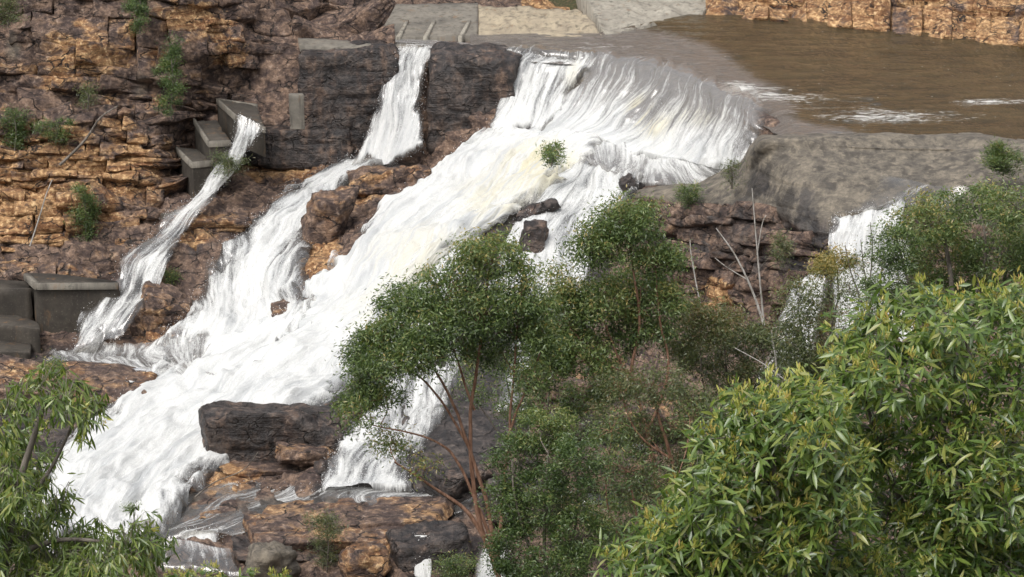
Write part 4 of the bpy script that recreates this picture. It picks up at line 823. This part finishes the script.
gum('gum_tree', 'round headed gum tree with reddish trunk right of the second fall', 'tree', (662, 520, 86),
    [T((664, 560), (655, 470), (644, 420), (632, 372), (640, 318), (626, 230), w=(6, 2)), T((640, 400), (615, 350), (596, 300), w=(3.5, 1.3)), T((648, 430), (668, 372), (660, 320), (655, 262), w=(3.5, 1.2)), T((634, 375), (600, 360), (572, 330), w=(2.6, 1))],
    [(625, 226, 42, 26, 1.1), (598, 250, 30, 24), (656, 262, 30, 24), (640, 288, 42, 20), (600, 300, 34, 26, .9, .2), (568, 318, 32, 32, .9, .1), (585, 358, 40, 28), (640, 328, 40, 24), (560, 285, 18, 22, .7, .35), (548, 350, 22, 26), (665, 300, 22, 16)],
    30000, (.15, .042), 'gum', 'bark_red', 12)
gum('bush', 'dense dark green bush at the bottom below the spreading gum', 'bush', (545, 590, 70), [T((548, 600), (545, 540), (548, 450), w=(5, 2)), T((550, 590), (520, 520), (512, 460), w=(4, 1.5)), T((550, 590), (575, 530), (578, 470), w=(4, 1.5))],
    [(548, 432, 34, 28, 1.1, .1), (520, 462, 32, 34), (572, 468, 32, 38), (542, 510, 50, 42), (582, 535, 34, 42), (512, 552, 30, 34), (550, 570, 45, 30), (500, 500, 18, 25)], 26000, (.11, .032), 'bush', 'bark_grey', 13, .5, .17)
gum('gum_tree', 'thin grey green sapling behind the orange trunks of the spreading gum', 'tree', (520, 480, 89), [T((522, 490), (515, 430), (505, 370), w=(3, 1)), T((520, 470), (545, 420), (550, 370), w=(2.5, 1)), T((519, 460), (490, 420), (470, 390), w=(2.2, 1))],
    [(505, 365, 26, 18, .7), (545, 375, 26, 22, .9), (470, 392, 26, 16, .5), (520, 405, 34, 20, .8), (580, 405, 30, 24, 1), (560, 345, 26, 20, .8), (455, 365, 22, 14, .4), (600, 380, 24, 22, 1)], 9500, (.14, .036), 'gum', 'bark_grey', 61)
gum('gum_tree', 'dark green low gum between the dense bush and the near sapling', 'tree', (640, 590, 76), [T((645, 600), (640, 540), (630, 480), w=(5, 1.6)), T((642, 570), (612, 520), (605, 480), w=(3, 1)), T((643, 560), (668, 520), (672, 490), w=(3, 1))],
    [(628, 470, 32, 24), (610, 520, 26, 30), (660, 510, 30, 28), (632, 545, 34, 26), (612, 430, 24, 18, .7), (690, 420, 26, 20, .7)], 6500, (.12, .032), 'gum', 'bark_red', 62)
gum('gum_tree', 'young gum with rusty leaning trunk among the dark middle trees', 'tree', (705, 575, 79), [T((712, 590), (690, 520), (668, 450), (654, 395), w=(7, 2.2)), T((680, 485), (700, 440), (695, 400), w=(3, 1)), T((672, 460), (635, 430), (620, 390), w=(3, 1))],
    [(620, 388, 32, 22), (658, 384, 30, 24), (692, 405, 30, 24), (640, 435, 38, 26), (702, 450, 35, 34), (608, 428, 24, 20), (672, 480, 36, 34), (640, 500, 30, 30, .7), (740, 430, 30, 30)], 15000, (.13, .036), 'gum_dull', 'bark_red', 14)
gum('gum_tree', 'dull olive gum thicket below the dark cliff face', 'tree', (735, 450, 91), [T((738, 470), (730, 400), (722, 330), w=(4, 1.5)), T((736, 440), (760, 390), (765, 345), w=(3, 1)), T((733, 430), (705, 390), (700, 350), w=(3, 1))],
    [(722, 328, 34, 22, 1, .1), (700, 358, 28, 24), (760, 348, 34, 28), (738, 388, 40, 28), (690, 315, 24, 18, .8, .2), (792, 378, 30, 34), (680, 340, 20, 20), (770, 410, 40, 30)], 20000, (.15, .04), 'gum_dull', 'bark_grey', 15)
gum('gum_tree', 'thin grey green gum with pale trunk in front of the right hand fall', 'tree', (820, 440, 85), [T((785, 440), (778, 390), (772, 330), w=(3.5, 1.5), m='bark_white'), T((830, 430), (825, 370), (838, 300), w=(3.5, 1.2)), T((828, 400), (805, 350), (798, 300), w=(2.5, 1)), T((826, 380), (855, 350), (862, 330), w=(2.5, 1))],
    [(800, 302, 26, 24, .8), (842, 290, 20, 20, .4), (820, 340, 34, 32, .9), (860, 332, 24, 28, .8), (790, 342, 22, 28, .8), (850, 372, 34, 30), (812, 380, 30, 30), (872, 318, 14, 14, .4)], 15000, (.14, .036), 'gum_dull', 'bark_grey', 16)
gum('shrub', 'small rust brown shrub on the rocks left of the right hand fall', 'shrub', (838, 290, 100), [T((838, 292), (837, 275), (838, 262), w=(2, 1))], [(838, 262, 18, 11, 1, .25), (826, 270, 10, 9, 1, .2)], 2600, (.15, .04), 'gum_yellow', 'bark_grey', 17)
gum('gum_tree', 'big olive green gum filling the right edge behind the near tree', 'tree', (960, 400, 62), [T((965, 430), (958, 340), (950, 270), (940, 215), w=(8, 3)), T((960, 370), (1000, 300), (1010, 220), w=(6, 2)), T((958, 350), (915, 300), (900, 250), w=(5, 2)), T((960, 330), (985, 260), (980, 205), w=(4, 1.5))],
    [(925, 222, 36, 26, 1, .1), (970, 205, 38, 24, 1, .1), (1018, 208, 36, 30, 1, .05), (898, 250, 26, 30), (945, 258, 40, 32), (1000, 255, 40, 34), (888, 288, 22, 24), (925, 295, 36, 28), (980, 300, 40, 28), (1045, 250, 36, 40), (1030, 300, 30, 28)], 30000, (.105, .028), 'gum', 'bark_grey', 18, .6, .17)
gum('shrub', 'twiggy bare shrub against the right hand fall', 'shrub', (868, 310, 78), [T((870, 330), (866, 290), (860, 240), w=(2, .8)), T((868, 315), (880, 280), (884, 235), w=(1.8, .7)), T((866, 310), (850, 270), (845, 245), w=(1.6, .7)), T((867, 300), (872, 250), (870, 222), w=(1.6, .6))], [(862, 265, 16, 22, .25), (880, 262, 12, 24, .3), (850, 285, 14, 14, .4)], 1500, (.12, .03), 'gum_dull', 'bark_grey', 19)
# bare dead saplings
def dead(label, base, trunks, seed):
    r = np.random.default_rng(seed); bx, by, bY = base; root = thing('dead_sapling', label, 'dead tree', at(bx, by, bY), 'bare dead saplings'); k = mpp(bY); tw = []
    for ti, tr in enumerate(trunks):
        pts = np.array([at(p[0], p[1], bY) for p in tr['p']]); n = 24; path = smoothpath(pts, n); rad = np.linspace(tr['w'][0], tr['w'][1], n)*k/2
        v, f = tube(path, rad, 6); mk('trunk' if ti == 0 else 'branch', v, f, M['bark_white'], root)
        for i in range(6, n, 2):
            if r.random() < .7:
                d = unit(np.array([r.choice([-1, 1])*r.uniform(.3, 1), r.normal()*.5, r.uniform(.4, 1)])); Lb = r.uniform(.3, .9)*(1-i/n*.5)
                v, f = tube(np.array([path[i], path[i]+d*Lb*.5+[0, 0, .05], path[i]+d*Lb]), [rad[i]*.4, .010, .005], 4); tw.append((v, f))
    v, f = join(tw); tag(mk('twigs', v, f, M['bark_grey'], root), kind='stuff')
dead('tall bleached sapling leaning left before the dark cliff face', (764, 322, 104), [T((764, 325), (752, 290), (735, 255), (716, 228), w=(3, 1)), T((748, 280), (728, 268), (715, 258), w=(1.5, .7))], 1)
dead('straight bleached sapling standing before the dark cliff face', (762, 322, 105), [T((764, 325), (758, 260), (752, 188), w=(2.4, .8)), T((757, 255), (762, 225), (766, 215), w=(1.2, .6))], 2)
dead('slender grey sapling bending over the ledge behind the round headed gum', (715, 345, 100), [T((716, 348), (702, 310), (692, 260), (690, 240), w=(2, .8))], 3)
dead('fallen bleached sapling lying across the olive thicket', (790, 385, 83), [T((792, 386), (765, 365), (735, 348), w=(1.8, .8))], 4)
# shrubs on the cliff and rocks
def shrub(label, px, py, Y, rx, ry, n, seed, mat='bush', leaf=(.16, .03), name='shrub', up=.6, group=None):
    gum(name, label, 'shrub', (px, py+ry, Y), [T((px, py+ry), (px+rx*.1, py), (px, py-ry*.6), w=(1.6, .7))], [(px+rx*np.sin(seed+q*2.3)*.35, py-ry*.8+q*ry*.30, rx*(.45+.35*np.sin(1.2+q*.42)), ry*.34) for q in range(6)], n, leaf, mat, 'bark_grey', seed, .1, .20, .6, group, upw=up)
shrub('tall feathery green shrub clinging to the left cliff', 171, 80, 135.2, 14, 40, 4200, 31)
shrub('green shrub hanging at the top edge of the left cliff', 140, 12, 138, 13, 22, 2600, 32)
shrub('low green shrub on the left ledge of the cliff', 14, 132, 132.6, 20, 20, 2400, 33)
shrub('pale green shrub on the cliff ledge right of the low one', 55, 132, 132.5, 20, 11, 1600, 34, 'gum')
shrub('dark green shrub on the orange cliff face', 85, 216, 129.0, 14, 26, 2600, 35)
shrub('grey shrub at the top left corner of the cliff', 8, 12, 137.2, 14, 14, 1200, 36, 'gum_dull')
shrub('grey green shrub beside the concrete steps', 228, 166, 131.0, 16, 10, 1500, 37, 'gum_dull')
shrub('little green plant stranded on the crest of the second fall', 552, 156, 126.0, 11, 10, 700, 38, 'gum', (.2, .05))
shrub('thin upright plant on the edge of the grey shoulder', 731, 175, 116.5, 8, 14, 400, 39, 'gum_dull')
shrub('grassy tuft on the ledge below the shelf', 688, 198, 118.5, 11, 10, 700, 40, 'gum', (.3, .025))
shrub('grassy shrub on the rock at the right edge by the pool', 1003, 162, 110.5, 20, 14, 1800, 41, 'gum', (.26, .03))
shrub('thin feathery shrub on the ochre ledge at the bottom', 326, 545, 91.5, 18, 32, 2600, 42, 'gum_dull', (.12, .02))
shrub('bright moss green plant beside the stepped stream', 171, 280, 126.2, 7, 8, 500, 43, 'gum', (.12, .05))
shrub('small bright green plant below the tilted slab', 455, 570, 89.5, 22, 10, 1800, 44, 'gum', (.1, .03))
shrub('low green plant on the left rock behind the near tree', 52, 370, 113.0, 12, 8, 700, 45, 'gum', (.14, .04))
shrub('faint green shrub under the rock at mid cliff', 88, 98, 134.5, 9, 12, 600, 46, 'gum_dull')
shrub('small green tuft at the lower left edge of the ledge', 132, 512, 97.5, 9, 6, 500, 47, 'gum', (.1, .03))
shrub('dark twiggy shrub on the dark cliff above the ochre stone', 782, 252, 109.5, 12, 14, 700, 48, 'gum_dull')

# near gum trees with single leaves
def leafmesh(curl, wr, mat, name='leaf'):
    P = np.zeros((1, 3)); d = np.array([[1., 0, 0]]); s = np.array([[0, 1., 0]]); n = np.array([[0, 0, 1.]])
    v, f = leaves_hi(P, d, s, n, np.array([1.]), np.array([wr]), np.array([curl])); o = mk(name, v, f, mat); me = o.data; bpy.data.objects.remove(o); return me
def near_gum(label, base, trunks, clumps, nshoot, L0, W0, mats, seed, hang, shootp, depth=0.8, lps=(6, 11), bark_='bark_grey'):
    """near tree: leafy shoots, each a twig with leaves in a spiral and, on some, a tuft of yellow young growth"""
    r = np.random.default_rng(seed); bx, by, bY = base; root = thing('gum_tree', label, 'tree', at(bx, by, bY), 'gum trees around the falls'); k = mpp(bY, 450); nodes = []
    for ti, tr in enumerate(trunks):
        pts = np.array([at(p[0], p[1], bY+(p[2] if len(p) > 2 else 0)) for p in tr['p']]); n = 10+6*len(pts); path = smoothpath(pts, n); rad = np.linspace(*tr['w'], n)*k/2
        v, f = tube(path, rad, 9); mk('trunk' if ti == 0 else 'branch', v, f, M[bark_], root); nodes += [(path[i], rad[i]) for i in range(n)]
    NP = np.array([p for p, _ in nodes]); tw = []; area = sum(c[2]*c[3] for c in clumps); LP, LD, LS, LN, LL, LW, LC = [], [], [], [], [], [], []; SP_, SD_ = [], []
    for c in clumps:
        px, py, rx, ry = c[:4]; C0 = at(px, py, bY+(c[4] if len(c) > 4 else r.normal(0, depth*.35))); Rm = np.array([rx*k, depth*.8, ry*k])
        j = int(np.argmin(np.linalg.norm(NP-C0, axis=1)+np.maximum(0, NP[:, 2]-C0[2])*2)); s0, r0 = nodes[j]
        pth = smoothpath([s0, (s0+C0)/2+np.array([0, 0, .04])+r.normal(0, .03, 3), C0], 10); tw.append(tube(pth, np.linspace(min(r0*.6, .008), .003, 10), 6))
        ns = max(4, int(nshoot*rx*ry/area)); q = unit(r.normal(0, 1, (ns, 3)))*(r.uniform(.1, 1, (ns, 1))**.5); tip = C0+q*Rm*(1+.30*np.maximum(0, r.normal(0, 1, (ns, 1)))*(r.random((ns, 1)) < .35))
        for i in range(ns):
            ax = unit(q[i]*np.array([1, .8, .6])+r.normal(0, .35, 3)+np.array([0, -.15, .65 if not hang else -.55])); t_ = tip[i]; ln = L0*r.uniform(1.2, 2.0); b_ = t_-ax*ln
            if i % 2 == 0: tw.append(tube(smoothpath([C0+(b_-C0)*.25, b_+r.normal(0, .02, 3), t_], 6), np.linspace(.0028, .0012, 6), 4))
            m = r.integers(*lps); tt = r.uniform(.1, 1, m); th = np.arange(m)*2.4+r.uniform(0, 6)
            e1 = unit(np.cross(ax, [.2, .9, .3])); e2 = np.cross(ax, e1); rad_ = e1*np.cos(th)[:, None]+e2*np.sin(th)[:, None]
            sp = r.uniform(.35, .95, m)[:, None] if not hang else r.uniform(.3, .8, m)[:, None]
            d = unit(ax*(1-sp)+rad_*sp+np.array([0, 0, -.42 if not hang else -.50])); s = unit(np.cross(d, r.normal(0, .45, (m, 3))+np.array([0, -.25, 1.0]))); nn = np.cross(s, d); nn *= np.sign(nn[:, 2:3]+1e-6)
            LP.append(b_+ax*(ln*tt)[:, None]); LD.append(d); LS.append(s); LN.append(nn); LL.append(L0*r.uniform(.45, 1.35, m)); LW.append(W0*r.uniform(.75, 1.25, m)); LC.append(np.clip(r.beta(2, 2.4, m)+r.normal(0, .08)+.10*q[i, 2], 0, 1))
            if r.random() < shootp*(1.0 if q[i, 2] > -.1 else .3): SP_.append(t_); SD_.append(ax)
    P, d, s, nn, L, Wd, rn = [np.concatenate(x) for x in (LP, LD, LS, LN, LL, LW, LC)]; n = len(P); curl = r.uniform(-.05, .30, n)
    dist = (at(0, 0, 1)*0+P)[:, 1]; big = np.argsort(dist-L*6)[:300]; rest = np.setdiff1d(np.arange(n), big)
    v, f = leaves_hi(P[rest], d[rest], s[rest], nn[rest], L[rest], Wd[rest], curl[rest]); tag(mk('foliage', v, f, M[mats[0]], root, {'rnd': np.repeat(rn[rest], 11)}, smooth=False), kind='stuff')
    ms = [leafmesh(c_, W0/L0*w_, M[mats[1]]) for c_, w_ in ((.05, 1), (.2, .9), (.3, 1.1), (-.04, .95))]; b0 = Vector(root.location)
    for i in big:
        o = bpy.data.objects.new('leaf', ms[i % 4]); COL.objects.link(o); o.parent = root
        mm = Matrix((d[i], s[i], nn[i])).transposed().to_4x4(); o.matrix_local = Matrix.Translation(Vector(P[i])-b0) @ mm @ Matrix.Scale(L[i], 4)
    v, f = join(tw); tag(mk('twigs', v, f, M[bark_], root), kind='stuff')
    if SP_:
        SPa, SDa = np.array(SP_), np.array(SD_); m = 16; b = np.repeat(np.arange(len(SPa)), m); K = len(b)
        d2 = unit(SDa[b]*.8+r.normal(0, .42, (K, 3))+np.array([0, 0, .55])); s2 = unit(np.cross(d2, r.normal(0, 1, (K, 3)))); Ls = L0*r.uniform(.22, .60, K)
        v, f = leaves_hi(SPa[b]+r.normal(0, .018, (K, 3)), d2, s2, np.cross(s2, d2), Ls, Ls*.22, r.uniform(-.1, .2, K)); tag(mk('young_shoots', v, f, M['shoot'], root, {'rnd': np.repeat(np.clip(r.random(K)*.7+r.random(len(SPa))[b]*.3, 0, 1), 11)}, smooth=False), kind='stuff')
    return root
near_gum('near leafy gum sapling with yellow tips rising at lower right centre', (790, 700, 15.2), [T((790, 720), (785, 620), (780, 520), (770, 440), w=(14, 4)), T((786, 640), (740, 570), (700, 510), w=(8, 3)), T((786, 620), (830, 560), (840, 480), w=(8, 3)), T((750, 590), (690, 570), (630, 560), w=(6, 2))],
    [(622, 566, 34, 22), (655, 540, 34, 30), (690, 505, 36, 36), (722, 470, 34, 40), (740, 425, 34, 30), (775, 412, 36, 28), (812, 402, 34, 26), (745, 405, 30, 20), (810, 425, 36, 34), (770, 470, 50, 36), (720, 540, 50, 40), (790, 525, 56, 42), (680, 565, 40, 24), (840, 480, 44, 44), (760, 575, 60, 30), (840, 560, 56, 34), (700, 440, 16, 22)],
    1450, .112, .023, ('near', 'near1'), 51, False, .30)
near_gum('large near leafy gum with yellow tips filling the lower right corner', (960, 700, 16.4), [T((970, 720), (962, 620), (950, 500), (930, 380), w=(16, 5)), T((960, 600), (900, 500), (865, 400), w=(10, 3)), T((958, 560), (1010, 460), (1020, 360), w=(10, 3)), T((950, 500), (975, 420), (965, 330), w=(7, 3))],
    [(852, 365, 30, 34), (880, 325, 34, 28), (915, 312, 38, 26), (950, 305, 36, 24), (990, 315, 34, 26), (1030, 320, 36, 34), (895, 370, 46, 36), (950, 360, 48, 36), (1010, 380, 46, 44), (830, 400, 28, 26, -.5), (850, 345, 22, 22), (880, 430, 50, 42), (945, 430, 54, 46), (1015, 450, 46, 50), (890, 500, 54, 46), (960, 510, 56, 50), (1025, 530, 44, 54), (950, 470, 50, 44, -.6), (1000, 480, 44, 50, -.6), (940, 550, 50, 40, -.6), (1000, 560, 50, 40, -.6), (905, 565, 60, 32), (985, 575, 60, 30), (850, 430, 26, 40)],
    1800, .120, .025, ('near', 'near1'), 52, False, .30, .9)
near_gum('near gum at the left edge with long drooping narrow leaves', (10, 700, 21), [T((-12, 720), (0, 600), (15, 500), (36, 430), (48, 392), w=(12, 4)), T((12, 520), (50, 470), (78, 412), w=(6, 2)), T((4, 560), (60, 540), (130, 545), w=(7, 2.5)), T((14, 500), (-10, 460), (-20, 420), w=(6, 2))],
    [(40, 390, 28, 14), (66, 404, 28, 14), (88, 420, 20, 18), (8, 415, 22, 20), (14, 450, 28, 24), (44, 474, 18, 16), (18, 492, 36, 24), (58, 516, 24, 16), (22, 545, 44, 34), (78, 552, 36, 24), (128, 548, 36, 16), (150, 566, 28, 14), (98, 572, 46, 20), (48, 575, 50, 24), (-10, 520, 30, 50)],
    900, .130, .020, ('narrow', 'narrow1'), 53, True, .06, .9, (7, 12))
near_gum('low near shrub with yellow green tips along the bottom edge', (240, 640, 24), [T((240, 660), (235, 610), (225, 580), w=(6, 3)), T((240, 640), (290, 595), (300, 582), w=(5, 2))], [(205, 578, 24, 8), (240, 580, 26, 7), (280, 584, 24, 8), (180, 580, 18, 10)], 90, .10, .024, ('near', 'near1'), 54, False, .6, .5)
near_gum('sprig of green leaves peeping over the right edge', (1040, 420, 19), [T((1050, 460), (1046, 400), (1038, 330), w=(6, 3))], [(1026, 292, 14, 12), (1040, 315, 18, 22), (1030, 340, 14, 16)], 60, .13, .034, ('near', 'near1'), 55, False, .2, .3)
# bare twig of the left tree and driftwood on the cliff
def stick(label, pts, Y, w, mat, name='branch'):
    P = smoothpath([at(p[0], p[1], Y+(p[2] if len(p) > 2 else 0)) for p in pts], 16); b = P[0].copy(); v, f = tube(P-b, np.linspace(w[0], w[1], 16)*mpp(Y)/2, 6); o = mk(name, v, f, M[mat]); o.location = tuple(b); tag(o, label, 'branch', 'dead branches')
stick('bare dead twig reaching over the foam beside the left tree', [(195, 497), (215, 482), (243, 470), (258, 452)], 21.5, (1.6, .6), 'bark_grey')
stick('dead branch lying slanted on the left cliff ledge', [(60, 165), (85, 140), (100, 118), (118, 106)], 130.4, (3, 1.2), 'bark_grey', 'fallen_branch')
stick('pale bare stem leaning on the orange cliff face', [(30, 246), (40, 215), (46, 195), (52, 180)], 127.6, (1.6, .9), 'bark_white', 'fallen_branch')
print('tris', sum(len(o.data.loop_triangles) if False else sum(max(0, l-2) for l in [0]) for o in []), 'objects', len(bpy.data.objects))
